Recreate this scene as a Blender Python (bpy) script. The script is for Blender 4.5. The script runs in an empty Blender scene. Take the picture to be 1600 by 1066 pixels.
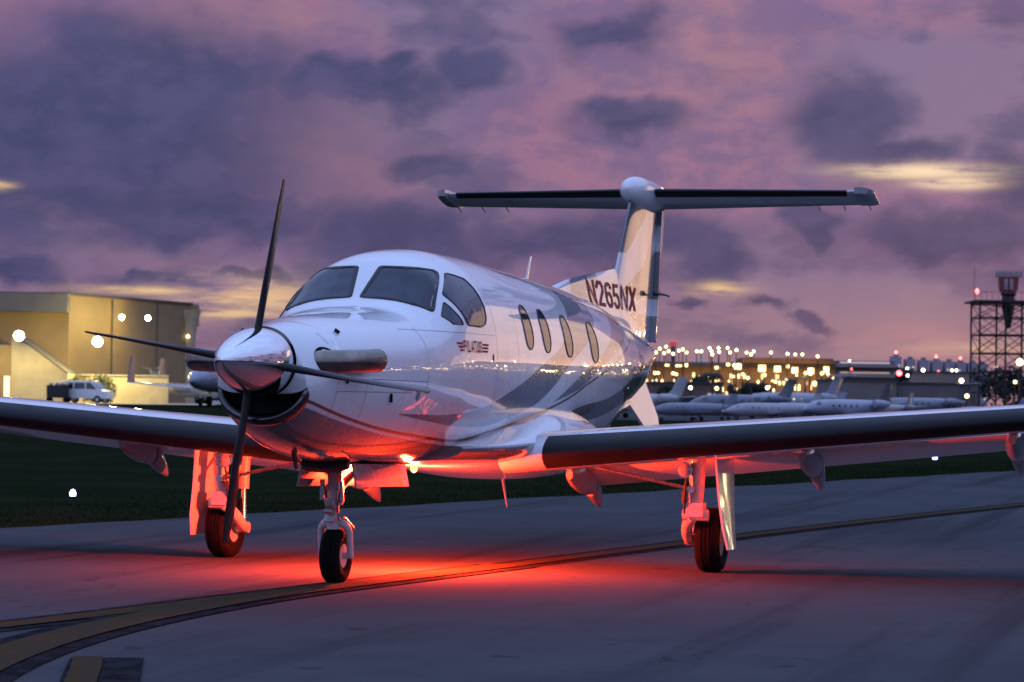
import bpy, bmesh, math, random
from mathutils import Vector, Matrix
from mathutils.bvhtree import BVHTree

random.seed(7)
R = math.radians
scene = bpy.context.scene
COL = scene.collection

# ------------------------------------------------------------------ camera
CAM = Vector((19.778, 6.722, 1.458)); YAW, PITCH, ROLL = 3.404891, 0.0216538, 0.0143868; FPX = 4236.94
fwd = Vector((math.cos(YAW)*math.cos(PITCH), math.sin(YAW)*math.cos(PITCH), math.sin(PITCH)))
rgt = fwd.cross(Vector((0, 0, 1))).normalized(); upv = rgt.cross(fwd)
r2 = math.cos(ROLL)*rgt + math.sin(ROLL)*upv; u2 = -math.sin(ROLL)*rgt + math.cos(ROLL)*upv
cam_data = bpy.data.cameras.new('camera'); cam = bpy.data.objects.new('camera', cam_data); COL.objects.link(cam)
cam.matrix_world = Matrix(((r2.x, u2.x, -fwd.x, CAM.x), (r2.y, u2.y, -fwd.y, CAM.y), (r2.z, u2.z, -fwd.z, CAM.z), (0, 0, 0, 1)))
cam_data.sensor_width = 36; cam_data.lens = 36*FPX/1600; cam_data.clip_start = .5; cam_data.clip_end = 20000
cam_data.dof.use_dof = True; cam_data.dof.focus_distance = 20.5; cam_data.dof.aperture_fstop = 5.2
cam_data.dof.aperture_blades = 0
scene.camera = cam

# ------------------------------------------------------------------ render look
vs = scene.view_settings
vs.view_transform = 'Standard'; vs.look = 'None'; vs.exposure = 0.0; vs.gamma = 1.0; vs.use_curve_mapping = False
scene.render.engine = 'CYCLES'
scene.cycles.use_denoising = True
scene.cycles.sample_clamp_indirect = 4.0
scene.cycles.max_bounces = 8
scene.cycles.caustics_reflective = False; scene.cycles.caustics_refractive = False

# ------------------------------------------------------------------ node helpers
class NT:
    """small helper round a node tree"""
    def __init__(s, tree): s.t = tree; tree.nodes.clear()
    def n(s, kind, **kw):
        nd = s.t.nodes.new(kind)
        for k, v in kw.items(): setattr(nd, k, v)
        return nd
    def put(s, sock, v):
        if hasattr(v, 'is_output') or isinstance(v, bpy.types.NodeSocket): s.t.links.new(v, sock)
        elif v is not None: sock.default_value = v
    def math(s, op, a, b=None, c=None, clamp=False):
        nd = s.n('ShaderNodeMath', operation=op, use_clamp=clamp)
        s.put(nd.inputs[0], a)
        if b is not None: s.put(nd.inputs[1], b)
        if c is not None: s.put(nd.inputs[2], c)
        return nd.outputs[0]
    def vec(s, op, a, b=None):
        nd = s.n('ShaderNodeVectorMath', operation=op); s.put(nd.inputs[0], a)
        if b is not None: s.put(nd.inputs[1], b)
        return nd.outputs['Value'] if op in ('LENGTH', 'DOT_PRODUCT') else nd.outputs[0]
    def mix(s, f, a, b):
        nd = s.n('ShaderNodeMix', data_type='RGBA'); s.put(nd.inputs[0], f)
        s.put(nd.inputs[6], col(a) if isinstance(a, tuple) else a); s.put(nd.inputs[7], col(b) if isinstance(b, tuple) else b)
        return nd.outputs[2]
    def noise(s, vec, scale, detail=4, rough=.5, dist=0.0, dim='3D', colour=False):
        nd = s.n('ShaderNodeTexNoise', noise_dimensions=dim)
        if vec is not None: s.put(nd.inputs['Vector'], vec)
        nd.inputs['Scale'].default_value = scale; nd.inputs['Detail'].default_value = detail
        nd.inputs['Roughness'].default_value = rough; nd.inputs['Distortion'].default_value = dist
        return nd.outputs['Color' if colour else 0]
    def ramp(s, v, a, b, lo=0.0, hi=1.0, kind='SMOOTHSTEP'):
        nd = s.n('ShaderNodeMapRange', interpolation_type=kind)
        s.put(nd.inputs[0], v); nd.inputs[1].default_value = a; nd.inputs[2].default_value = b
        nd.inputs[3].default_value = lo; nd.inputs[4].default_value = hi
        return nd.outputs[0]
    def curve(s, v, pts):
        """float curve through (input 0..1, value 0..1)"""
        nd = s.n('ShaderNodeFloatCurve'); c = nd.mapping.curves[0]
        nd.mapping.extend = 'HORIZONTAL'
        while len(c.points) < len(pts): c.points.new(.5, .5)
        for p, (a, b) in zip(c.points, sorted(pts)): p.location = (a, b)
        nd.mapping.update(); s.put(nd.inputs['Value'], v)
        return nd.outputs[0]
def col(c): return (c[0], c[1], c[2], 1.0)

# ------------------------------------------------------------------ dusk sky
SUN_AZ, SUN_EL = R(165), R(2.0)          # the sun has just gone down beyond the right of the frame
world = bpy.data.worlds.new('World'); scene.world = world; world.use_nodes = True
N = NT(world.node_tree)
D = N.n('ShaderNodeTexCoord').outputs['Generated']
sep = N.n('ShaderNodeSeparateXYZ'); N.put(sep.inputs[0], D)
hx, hy = Vector((math.cos(YAW), math.sin(YAW), 0)), None
hr = hx.cross(Vector((0, 0, 1)))
az = N.math('MULTIPLY', N.math('ARCTAN2', N.vec('DOT_PRODUCT', D, tuple(hr)), N.vec('DOT_PRODUCT', D, tuple(hx))), 57.2958)   # degrees right of the view north
el = N.math('MULTIPLY', N.math('ARCSINE', sep.outputs[2]), 57.2958)
cmb = N.n('ShaderNodeCombineXYZ'); N.put(cmb.inputs[0], az); N.put(cmb.inputs[1], el)
AE = cmb.outputs[0]
# wispy displacement of the cloud outlines
wob = N.vec('SCALE', N.vec('SUBTRACT', N.noise(N.vec('MULTIPLY', AE, (.55, .8, 1)), 1.0, 5, .5, dim='2D', colour=True), (.5, .5, .5)))
wob.node.inputs['Scale'].default_value = 1.5
AW = N.vec('ADD', AE, wob)
fine = N.noise(N.vec('MULTIPLY', AE, (.5, .95, 1)), 1.25, 7, .60, dim='2D')
broad = N.noise(N.vec('MULTIPLY', AE, (.16, .30, 1)), 1.0, 4, .55, dim='2D')
streak = N.noise(N.vec('MULTIPLY', AE, (.55, 3.6, 1)), 1.0, 4, .6, dim='2D')
def blob(px, py, rx, ry, src=None, soft=0.0):
    a, e = (px-800)/74.0, (624.8+(px-800)*.0144-py)/74.0
    v = N.vec('MULTIPLY', N.vec('SUBTRACT', AW if src is None else src, (a, e, 0)), (74.0/rx, 74.0/ry, 0))
    q = N.vec('LENGTH', v)
    return N.math('EXPONENT', N.math('MULTIPLY', N.math('MULTIPLY', q, q), -1.15))
def most(lst):
    o = lst[0]
    for x in lst[1:]: o = N.math('MAXIMUM', o, x)
    return o
# clear-sky light behind the clouds
nish = N.n('ShaderNodeTexSky', sky_type='NISHITA'); nish.sun_disc = False; nish.sun_elevation = SUN_EL; nish.sun_rotation = R(90)-SUN_AZ
nish.altitude = 0; nish.air_density = 1.2; nish.dust_density = 2.0; nish.ozone_density = 3.0
clear = N.vec('MULTIPLY', nish.outputs[0], (.055, .05, .06))
# low cloud deck, mauve to rose
rose = N.mix(N.ramp(fine, .36, .66), (.160, .116, .236), (.280, .154, .240))
rose = N.mix(N.ramp(broad, .40, .62), rose, (.190, .150, .258))
low = N.mix(N.ramp(el, 0.3, 3.2, 1, 0), rose, (.250, .165, .225))
away = N.ramp(N.math('COSINE', N.math('MULTIPLY', N.math('SUBTRACT', az, 20.0), 1/57.2958)), .85, -.5)      # opposite the sunset the low sky is blue
low = N.vec('MULTIPLY', low, (1.10, .98, 1.06))
low = N.mix(away, low, (.44, .54, .95))
# high cloud, paler and bluer towards the zenith
puff = N.noise(D, 5.0, 4, .5)
high = N.mix(N.ramp(el, 10, 55), (.37, .44, .80), (.50, .71, 1.34))
high = N.mix(N.math('MULTIPLY', N.ramp(puff, .40, .66), .35), high, (.34, .38, .76))
deck = N.mix(N.ramp(el, 7.5, 22), low, high)
# dark cumulus masses
dark = most([blob(140, 235, 520, 215), blob(250, 110, 280, 110), blob(560, 140, 240, 60), blob(330, 340, 300, 62), blob(620, 385, 210, 85), blob(930, 375, 280, 62), blob(1105, 395, 75, 66),
             blob(1320, 185, 105, 85), blob(1390, 245, 130, 35), blob(1475, 375, 190, 52), blob(1575, 300, 85, 80), blob(945, 55, 90, 48), blob(735, 115, 75, 60),
             blob(615, 100, 55, 36), blob(975, 188, 120, 36), blob(1270, 360, 68, 36), blob(235, 447, 85, 16), blob(1205, 478, 60, 18), blob(1275, 500, 34, 16), blob(400, 432, 70, 14),
             blob(660, 250, 110, 46), blob(1090, 475, 30, 12), blob(40, 420, 80, 40)])
rest = N.math('MULTIPLY', N.ramp(broad, .50, .62), N.ramp(N.math('ABSOLUTE', az), 11.5, 16))        # the same kind of cloud all round
dark = N.math('MAXIMUM', dark, rest)
dark = N.math('MAXIMUM', dark, N.math('MULTIPLY', N.ramp(N.noise(N.vec('MULTIPLY', AE, (.20, .55, 1)), 1.0, 5, .55, dim='2D'), .44, .66), .52))       # thin grey layer between the big clouds
dark = N.math('MULTIPLY', dark, N.ramp(el, 10, 24, 1, 0))
dmix = N.math('MULTIPLY', N.ramp(N.math('MULTIPLY_ADD', N.math('SUBTRACT', fine, .5), .90, dark), .10, .86), .97)
dmix = N.math('MULTIPLY', dmix, N.ramp(dark, 0.0, .30))
dcol = N.mix(N.ramp(fine, .35, .68), (.038, .047, .142), (.066, .065, .178))
sky = N.mix(dmix, deck, dcol)
# last sunlight in the gaps near the horizon
gold = most([blob(390, 466, 130, 30, AE), blob(350, 490, 110, 12, AE), blob(1430, 273, 105, 13, AE), blob(1490, 290, 60, 10, AE), blob(4, 296, 24, 8, AE), blob(1120, 452, 50, 12, AE), blob(230, 455, 110, 8, AE), blob(1500, 546, 110, 14, AE)])
gmix = N.math('MULTIPLY', gold, N.ramp(streak, .24, .62))
sky = N.mix(N.math('MULTIPLY', gmix, .9), sky, (.86, .56, .29))
cream = N.math('MULTIPLY', most([blob(1430, 272, 110, 11, AE), blob(1480, 291, 60, 10, AE)]), N.ramp(streak, .2, .55))
sky = N.mix(N.math('MULTIPLY', cream, .85), sky, (.95, .74, .52))
rosy = most([blob(1425, 528, 110, 22, AE), blob(1480, 560, 130, 14, AE)])
sky = N.mix(N.math('MULTIPLY', rosy, N.ramp(streak, .3, .62, .25, .8)), sky, (.52, .20, .26))
sky = N.mix(N.math('MULTIPLY', most([blob(1380, 530, 380, 95), blob(1130, 560, 300, 60)]), N.math('SUBTRACT', .55, N.math('MULTIPLY', dmix, .4))), sky, (.35, .225, .265))
pinkish = most([blob(300, 30, 130, 60), blob(430, 25, 70, 40), blob(520, 250, 140, 70), blob(1090, 80, 120, 130), blob(250, 410, 120, 22)])
sky = N.mix(N.math('MULTIPLY', pinkish, N.math('MULTIPLY', N.ramp(fine, .3, .7, .25, .7), N.math('SUBTRACT', 1.0, N.math('MULTIPLY', dmix, .6)))), sky, (.36, .185, .245))
# afterglow along the horizon where the sun went down
ga = N.math('DIVIDE', N.math('SUBTRACT', az, 31.0), 11.0); ge = N.math('DIVIDE', el, 1.1)
glow = N.math('EXPONENT', N.math('MULTIPLY', N.math('ADD', N.math('MULTIPLY', ga, ga), N.math('MULTIPLY', ge, ge)), -1.0))
glow = N.math('MULTIPLY', glow, N.ramp(streak, .25, .6, .35, 1.0))
sky = N.mix(N.math('MULTIPLY', glow, .9), sky, (4.2, 2.3, .80))
sky = N.vec('ADD', sky, N.vec('SCALE', clear)); sky.node.inputs[1].links[0].from_node.inputs['Scale'].default_value = .35
bg = N.n('ShaderNodeBackground'); N.put(bg.inputs[0], sky); bg.inputs[1].default_value = 1.0
N.put(N.n('ShaderNodeOutputWorld').inputs[0], bg.outputs[0])
world.cycles.sampling_method = 'MANUAL'; world.cycles.sample_map_resolution = 1024

sun_d = bpy.data.lights.new('sun', 'SUN'); sun_d.energy = .11; sun_d.angle = R(24.0); sun_d.color = (1.0, .66, .36)
sun = bpy.data.objects.new('sun', sun_d); COL.objects.link(sun)
sv = Vector((math.cos(SUN_AZ)*math.cos(SUN_EL), math.sin(SUN_AZ)*math.cos(SUN_EL), math.sin(SUN_EL)))
sun.rotation_euler = sv.to_track_quat('Z', 'Y').to_euler(); sun.location = sv*60

# ------------------------------------------------------------------ materials
MATS = {}
def mat(name, base, rough=.5, metal=0.0, spec=.5, coat=0.0, coat_rough=.03, vary=0.0, scale=3.0, bump=0.0, bump_scale=40.0, emit=None, strength=0.0, ior=1.5):
    if name in MATS: return MATS[name]
    m = bpy.data.materials.new(name); m.use_nodes = True; n = NT(m.node_tree)
    b = n.n('ShaderNodeBsdfPrincipled'); out = n.n('ShaderNodeOutputMaterial'); n.put(out.inputs[0], b.outputs[0])
    tc = n.n('ShaderNodeTexCoord').outputs['Object']
    b.inputs['Roughness'].default_value = rough; b.inputs['Metallic'].default_value = metal; b.inputs['Specular IOR Level'].default_value = spec
    b.inputs['IOR'].default_value = ior
    b.inputs['Coat Weight'].default_value = coat; b.inputs['Coat Roughness'].default_value = coat_rough
    if vary:
        f = n.noise(tc, scale, 5, .6)
        n.put(b.inputs['Base Color'], n.mix(n.ramp(f, .3, .7), tuple(c*(1-vary) for c in base), tuple(min(1, c*(1+vary)) for c in base)))
        n.put(b.inputs['Roughness'], n.ramp(f, .2, .8, max(.02, rough*.8), min(1, rough*1.2), 'LINEAR'))
    else: b.inputs['Base Color'].default_value = col(base)
    if bump:
        bp = n.n('ShaderNodeBump'); bp.inputs['Strength'].default_value = bump; bp.inputs['Distance'].default_value = .02
        n.put(bp.inputs['Height'], n.noise(tc, bump_scale, 4, .6)); n.put(b.inputs['Normal'], bp.outputs[0])
    if emit:
        b.inputs['Emission Color'].default_value = col(emit); b.inputs['Emission Strength'].default_value = strength
        m.cycles.emission_sampling = 'NONE'
    MATS[name] = m
    return m

# ------------------------------------------------------------------ mesh helpers
class MB:
    def __init__(s): s.v = []; s.f = []
    def add(s, vs, fs):
        o = len(s.v); s.v += [tuple(v) for v in vs]; s.f += [tuple(i+o for i in f) for f in fs]; return s
    def box(s, c, size, rz=0.0, taper=1.0, M=None):
        hx_, hy_, hz_ = [k/2 for k in size]; vs = []
        for z in (-hz_, hz_):
            t = taper if z > 0 else 1.0
            for x, y in ((-hx_, -hy_), (hx_, -hy_), (hx_, hy_), (-hx_, hy_)):
                p = Vector((x*t, y*t, z))
                if M: p = M @ p
                elif rz: p = Matrix.Rotation(rz, 3, 'Z') @ p
                vs.append(p + Vector(c))
        return s.add(vs, [(3, 2, 1, 0), (4, 5, 6, 7), (0, 1, 5, 4), (1, 2, 6, 5), (2, 3, 7, 6), (3, 0, 4, 7)])
    def loft(s, rings, close=True, cap0=True, cap1=True):
        n = len(rings[0]); vs = [p for r in rings for p in r]; fs = []
        for i in range(len(rings)-1):
            for j in range(n if close else n-1):
                k = (j+1) % n; fs.append((i*n+j, i*n+k, (i+1)*n+k, (i+1)*n+j))
        if cap0: fs.append(tuple(range(n-1, -1, -1)))
        if cap1: fs.append(tuple((len(rings)-1)*n+j for j in range(n)))
        return s.add(vs, fs)
    def tube(s, pts, rad, seg=12, caps=True):
        pts = [Vector(p) for p in pts]; rad = rad if isinstance(rad, (list, tuple)) else [rad]*len(pts)
        rings = []; u = None
        for i, p in enumerate(pts):
            d = (pts[min(i+1, len(pts)-1)]-pts[max(i-1, 0)]).normalized()
            if u is None: u = d.orthogonal().normalized()
            u = (u - d*u.dot(d)).normalized(); w = d.cross(u)
            rings.append([p + rad[i]*(math.cos(a)*u+math.sin(a)*w) for a in [2*math.pi*k/seg for k in range(seg)]])
        return s.loft(rings, cap0=caps, cap1=caps)
    def lathe(s, prof, seg=24, axis='Z', c=(0, 0, 0), cap=True):
        """prof: (along, radius)"""
        rings = []
        for h, r in prof:
            ring = []
            for k in range(seg):
                a = 2*math.pi*k/seg; p, q = r*math.cos(a), r*math.sin(a)
                v = {'Z': (p, q, h), 'X': (h, p, q), 'Y': (q, h, p)}[axis]
                ring.append((v[0]+c[0], v[1]+c[1], v[2]+c[2]))
            rings.append(ring)
        return s.loft(rings, cap0=cap, cap1=cap)
    def plate(s, poly, thick, n):
        """flat polygon given by 3-D points, given thickness along n"""
        n = Vector(n).normalized()*thick/2; k = len(poly)
        vs = [Vector(p)-n for p in poly]+[Vector(p)+n for p in poly]
        fs = [tuple(range(k-1, -1, -1)), tuple(range(k, 2*k))]+[(i, (i+1) % k, (i+1) % k+k, i+k) for i in range(k)]
        return s.add(vs, fs)
    def build(s, name, m, parent=None, smooth=35, bevel=0.0, kind=None):
        me = bpy.data.meshes.new(name); me.from_pydata(s.v, [], s.f); me.validate(verbose=False)
        bm = bmesh.new(); bm.from_mesh(me)
        if bevel:
            ed = [e for e in bm.edges if len(e.link_faces) == 2 and e.calc_face_angle(0) > .5]
            bmesh.ops.bevel(bm, geom=ed, offset=bevel, segments=2, affect='EDGES', profile=.5)
        bmesh.ops.recalc_face_normals(bm, faces=bm.faces); bm.to_mesh(me); bm.free()
        if smooth:
            me.polygons.foreach_set('use_smooth', [True]*len(me.polygons)); me.set_sharp_from_angle(angle=R(smooth))
        me.materials.append(m)
        o = bpy.data.objects.new(name, me); COL.objects.link(o)
        if parent: o.parent = parent
        if kind: o['kind'] = kind
        return o
def tag(o, label, cat, group=None):
    o['label'] = label; o['category'] = cat
    if group: o['group'] = group
    return o
def empty(name, loc=(0, 0, 0), rz=0.0):
    o = bpy.data.objects.new(name, None); COL.objects.link(o); o.location = loc; o.rotation_euler = (0, 0, rz); o.empty_display_size = .3
    return o
def struct(o): o['kind'] = 'structure'; return o
def catmull(pts, per=6, closed=True):
    out = []; n = len(pts); P = [Vector(p) for p in pts]
    for i in range(n if closed else n-1):
        a, b, c, d = P[(i-1) % n] if closed or i else P[i], P[i], P[(i+1) % n], P[(i+2) % n] if closed or i+2 < n else P[(i+1) % n]
        for k in range(per):
            t = k/per
            out.append(.5*((2*b)+(c-a)*t+(2*a-5*b+4*c-d)*t*t+(3*b-a-3*c+d)*t**3))
    if not closed: out.append(P[-1])
    return out

def pchip(xs, ys):
    n = len(xs); h = [xs[i+1]-xs[i] for i in range(n-1)]; d = [(ys[i+1]-ys[i])/h[i] for i in range(n-1)]
    m = [0.0]*n; m[0] = d[0]; m[-1] = d[-1]
    for i in range(1, n-1):
        if d[i-1]*d[i] > 0:
            w1 = 2*h[i]+h[i-1]; w2 = h[i]+2*h[i-1]; m[i] = (w1+w2)/(w1/d[i-1]+w2/d[i])
    def f(x):
        if x <= xs[0]: return ys[0]
        if x >= xs[-1]: return ys[-1]
        i = 0
        while x > xs[i+1]: i += 1
        t = (x-xs[i])/h[i]
        return ((1+2*t)*(1-t)**2*ys[i] + t*(1-t)**2*h[i]*m[i] + t*t*(3-2*t)*ys[i+1] + t*t*(t-1)*h[i]*m[i+1])
    return f
# station x, top z, bottom z, half width, z of the widest point, exponent above, exponent below
STATIONS = [
    (-11.45, 2.10, 1.92, 0.05, 2.02, 2.0, 2.0),
    (-10.8, 2.17, 1.70, 0.16, 1.97, 2.0, 2.0),
    (-9.5, 2.30, 1.38, 0.38, 1.88, 2.05, 2.0),
    (-8.0, 2.44, 1.12, 0.60, 1.82, 2.15, 2.05),
    (-6.5, 2.545, 0.95, 0.77, 1.78, 2.25, 2.15),
    (-5.2, 2.60, 0.90, 0.83, 1.75, 2.3, 2.25),
    (-3.5, 2.65, 0.90, 0.84, 1.74, 2.3, 2.3),
    (-2.2, 2.685, 0.91, 0.84, 1.74, 2.3, 2.3),
    (-1.6, 2.685, 0.92, 0.835, 1.74, 2.3, 2.3),
    (-1.2, 2.65, 0.925, 0.82, 1.74, 2.3, 2.3),
    (-0.85, 2.56, 0.93, 0.805, 1.73, 2.3, 2.3),
    (-0.6, 2.385, 0.935, 0.785, 1.72, 2.3, 2.3),
    (-0.38, 2.222, 0.94, 0.765, 1.71, 2.4, 2.3),
    (-0.2, 2.155, 0.945, 0.745, 1.71, 2.4, 2.3),
    (0.3, 2.10, 0.965, 0.665, 1.69, 2.3, 2.25),
    (0.9, 2.045, 1.03, 0.55, 1.67, 2.25, 2.2),
    (1.3, 1.995, 1.12, 0.455, 1.62, 2.05, 2.1),
    (1.5, 1.968, 1.20, 0.39, 1.56, 1.9, 2.05),
    (1.62, 1.952, 1.275, 0.335, 1.53, 1.75, 2.0),
]
_xs = [s[0] for s in STATIONS]
FZ = [pchip(_xs, [s[k] for s in STATIONS]) for k in range(1, 7)]
def fus_point(x, t):
    zt, zb, w, zm, nu, nd = [f(x) for f in FZ]
    c, s = math.cos(t), math.sin(t); n = nu if s >= 0 else nd
    y = w*math.copysign(abs(c)**(2/n), c)
    z = zm + ((zt-zm) if s >= 0 else (zm-zb))*math.copysign(abs(s)**(2/n), s)
    return (x, y, z)
def fus_inside(x, y, z):
    if x > 1.62 or x < -11.45: return False
    zt, zb, w, zm, nu, nd = [f(x) for f in FZ]
    if z >= zm: h, n = zt-zm, nu
    else: h, n = zm-zb, nd
    return (abs(y)/w)**n + (abs(z-zm)/h)**n <= 1
# wing-root / belly fairing: x, half width, top rise, bottom drop about z 1.06
FAIR = [(-6.8, .30, .10, .12), (-6.0, .62, .2, .26), (-5.2, .90, .33, .34), (-4.4, 1.02, .43, .34), (-3.6, 1.06, .43, .28), (-2.8, 1.05, .32, .215), (-2.2, 1.0, .20, .175), (-1.6, .89, .10, .145), (-1.1, .70, .05, .12)]
_fx = [s[0] for s in FAIR]
FF = [pchip(_fx, [s[k] for s in FAIR]) for k in range(1, 4)]
def fair_inside(x, y, z):
    if x > -1.1 or x < -6.8: return False
    w, u, d = [f(x) for f in FF]
    h = u if z >= 1.06 else d
    return (abs(y)/w)**2.2 + (abs(z-1.06)/h)**2.2 <= 1
# ------------------------------------------------------------------ ground
FH = Vector((math.cos(YAW), math.sin(YAW), 0)); RH = FH.cross(Vector((0, 0, 1))); C0 = Vector((CAM.x, CAM.y, 0)); BG_RZ = math.atan2(RH.y, RH.x)
def sm(t, a, b):
    t = max(0.0, min(1.0, (t-a)/(b-a))); return t*t*(3-2*t)
def ground_z(d, px):                       # the hangar side lies a little higher than the taxiway
    return .62*sm(d, 110, 205)*(1-sm(px, 420, 640))
def spot(px, d, z=None):                   # a place on the ground: bearing (given as photo column) and metres away
    p = C0 + d*FH + d*(px-800)/FPX*RH
    p.z = ground_z(d, px) if z is None else z
    return p
def height(px, py, d):                     # height of something seen at that row from that distance
    return CAM.z + d*(624.8+(px-800)*.0144-py)/FPX

def grass_mat():
    m = bpy.data.materials.new('grass_ground'); m.use_nodes = True; n = NT(m.node_tree)
    b = n.n('ShaderNodeBsdfPrincipled'); n.put(n.n('ShaderNodeOutputMaterial').inputs[0], b.outputs[0])
    tc = n.n('ShaderNodeTexCoord').outputs['Object']
    f = n.noise(tc, .35, 6, .65); g = n.noise(tc, 9, 4, .7)
    c = n.mix(n.ramp(f, .35, .7), (.010, .016, .007), (.020, .024, .012))
    c = n.mix(n.ramp(g, .45, .8, 0, .6), c, (.007, .012, .005))
    n.put(b.inputs['Base Color'], c); b.inputs['Roughness'].default_value = .95; b.inputs['Specular IOR Level'].default_value = 0.0
    bp = n.n('ShaderNodeBump'); bp.inputs['Strength'].default_value = .6; bp.inputs['Distance'].default_value = .08
    n.put(bp.inputs['Height'], g); n.put(b.inputs['Normal'], bp.outputs[0])
    return m
GRASS = grass_mat()
g = MB(); ds = [-400, -100, -30, 0, 10, 20, 30, 45, 60, 80, 100, 115, 130, 145, 160, 175, 190, 205, 230, 300, 500, 900, 1800, 4000, 9000]
ls = [-6000, -2500, -900, -400, -200, -120, -80, -60, -45, -30, -15, 0, 15, 30, 60, 120, 250, 600, 2500, 6000]
for d in ds:
    for l in ls:
        p = C0+d*FH+l*RH; g.v.append((p.x, p.y, -.02+(ground_z(d, 800+l/max(d, 1)*FPX) if d > 0 else 0)))
for i in range(len(ds)-1):
    for j in range(len(ls)-1): k = i*len(ls)+j; g.f.append((k, k+1, k+1+len(ls), k+len(ls)))
struct(g.build('ground', GRASS, smooth=60))

def tarmac_mat():
    m = bpy.data.materials.new('taxiway_asphalt'); m.use_nodes = True; n = NT(m.node_tree)
    b = n.n('ShaderNodeBsdfPrincipled'); n.put(n.n('ShaderNodeOutputMaterial').inputs[0], b.outputs[0])
    tc = n.n('ShaderNodeTexCoord').outputs['Object']
    big = n.noise(tc, .22, 5, .6); mid = n.noise(tc, 1.6, 6, .65); grit = n.noise(tc, 90, 3, .7)
    c = n.mix(n.ramp(big, .3, .7), (.056, .059, .065), (.080, .083, .091))
    c = n.mix(n.ramp(mid, .45, .75, 0, .45), c, (.046, .048, .053))
    c = n.mix(n.ramp(grit, .35, .75, 0, .55), c, (.105, .108, .114))
    # tyre-worn lengthwise streaks and a few oil spots
    mp = n.n('ShaderNodeMapping'); mp.inputs['Rotation'].default_value = (0, 0, R(12.3)); mp.inputs['Scale'].default_value = (.05, 1.1, 1)
    n.put(mp.inputs['Vector'], tc); st = n.noise(mp.outputs[0], 1.0, 5, .6)
    c = n.mix(n.ramp(st, .48, .70, 0, .8), c, (.040, .042, .047))
    sp = n.noise(tc, 2.4, 2, .4); c = n.mix(n.ramp(sp, .70, .76, 0, .7), c, (.045, .045, .048))
    # hairline cracks and a sealed joint here and there
    vw = n.vec('ADD', tc, n.vec('SCALE', n.vec('SUBTRACT', n.noise(tc, 1.3, 4, .6, colour=True), (.5, .5, .5)))); vw.node.inputs[1].links[0].from_node.inputs['Scale'].default_value = 1.2
    vo = n.n('ShaderNodeTexVoronoi', feature='DISTANCE_TO_EDGE'); vo.inputs['Scale'].default_value = .23; n.put(vo.inputs['Vector'], vw)
    c = n.mix(n.math('MULTIPLY', n.ramp(vo.outputs[0], .004, .0015), n.ramp(big, .45, .62, 0, .5)), c, (.022, .022, .024))
    n.put(b.inputs['Base Color'], c); n.put(b.inputs['Roughness'], n.ramp(mid, .3, .7, .80, .92)); b.inputs['Specular IOR Level'].default_value = 0.0
    bp = n.n('ShaderNodeBump'); bp.inputs['Strength'].default_value = .35; bp.inputs['Distance'].default_value = .004
    n.put(bp.inputs['Height'], grit); n.put(b.inputs['Normal'], bp.outputs[0])
    return m
E0 = Vector((-7.01, -6.17, 0)); ED = Vector((-.977, .2135, 0)).normalized(); EN = Vector((-ED.y, ED.x, 0))
if EN.dot(C0-E0) < 0: EN = -EN
def edge_pt(s, off=0.0, z=0.0): p = E0+ED*s+EN*(off+.06*math.sin(s*.9)+.05*math.sin(s*2.3+1)); p.z = z; return p
t = MB(); ss = [-90+i*.5 for i in range(0, 620)]+[230, 260, 300, 400, 600]
near = [E0+ED*s+EN*46 for s in ss]
t.v = [tuple(edge_pt(s)) for s in ss]+[(p.x, p.y, 0) for p in near]
t.f = [(i, i+1, len(ss)+i+1, len(ss)+i) for i in range(len(ss)-1)]
struct(t.build('taxiway', tarmac_mat(), smooth=0))

# painted taxi lines: yellow between black borders, laid as sheets 4 mm apart
def paint_mat(name, base, wear, wearcol, edge):
    m = bpy.data.materials.new(name); m.use_nodes = True; n = NT(m.node_tree)
    b = n.n('ShaderNodeBsdfPrincipled'); n.put(n.n('ShaderNodeOutputMaterial').inputs[0], b.outputs[0])
    tc = n.n('ShaderNodeTexCoord').outputs['Object']
    f = n.noise(tc, 5, 6, .7); g2 = n.noise(tc, 60, 3, .7)
    c = n.mix(n.ramp(f, edge, edge+.2, 0, wear), base, wearcol); c = n.mix(n.ramp(g2, .5, .75, 0, .4), c, wearcol)
    n.put(b.inputs['Base Color'], c); b.inputs['Roughness'].default_value = .9; b.inputs['Specular IOR Level'].default_value = 0.0
    return m
YEL = paint_mat('taxi_line_yellow', (.078, .052, .022), .8, (.052, .046, .040), .38); BLK = paint_mat('taxi_line_black', (.016, .016, .018), .7, (.036, .036, .04), .40)
def ribbon(name, path, w, z, m, parent=None):
    pts = catmull([(x, y, 0) for x, y in path], 10, False); b = MB(); n_ = len(pts)
    for i, p in enumerate(pts):
        d = (pts[min(i+1, n_-1)]-pts[max(i-1, 0)]).normalized(); s_ = Vector((-d.y, d.x, 0))
        k = w(i/(n_-1)) if callable(w) else w
        b.v += [(p.x+s_.x*k/2, p.y+s_.y*k/2, z), (p.x-s_.x*k/2, p.y-s_.y*k/2, z)]
    b.f = [(2*i, 2*i+1, 2*i+3, 2*i+2) for i in range(n_-1)]
    o = b.build(name, m, parent, smooth=0)
    return o if parent else struct(o)
main = [(-80, 15.4), (-60, 11.3), (-40, 7.25), (-22.15, 3.75), (-16.2, 2.6), (-10.4, 1.60), (-6.3, .98), (-3.2, .52), (-.9, .13), (1.2, -.24), (3.0, -.50), (4.6, -.80), (8, -1.5), (16, -3.1), (30, -6)]
turn = [(-3.2, .52), (-.9, .16), (1.0, -.10), (2.7, -.17), (4.4, -.10), (5.9, .12), (7.4, .50), (9, 1.1), (12, 2.8), (16, 6.2)]
dash = [(5.95, .72), (6.6, .98), (7.3, 1.27), (8.0, 1.6)]
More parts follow.
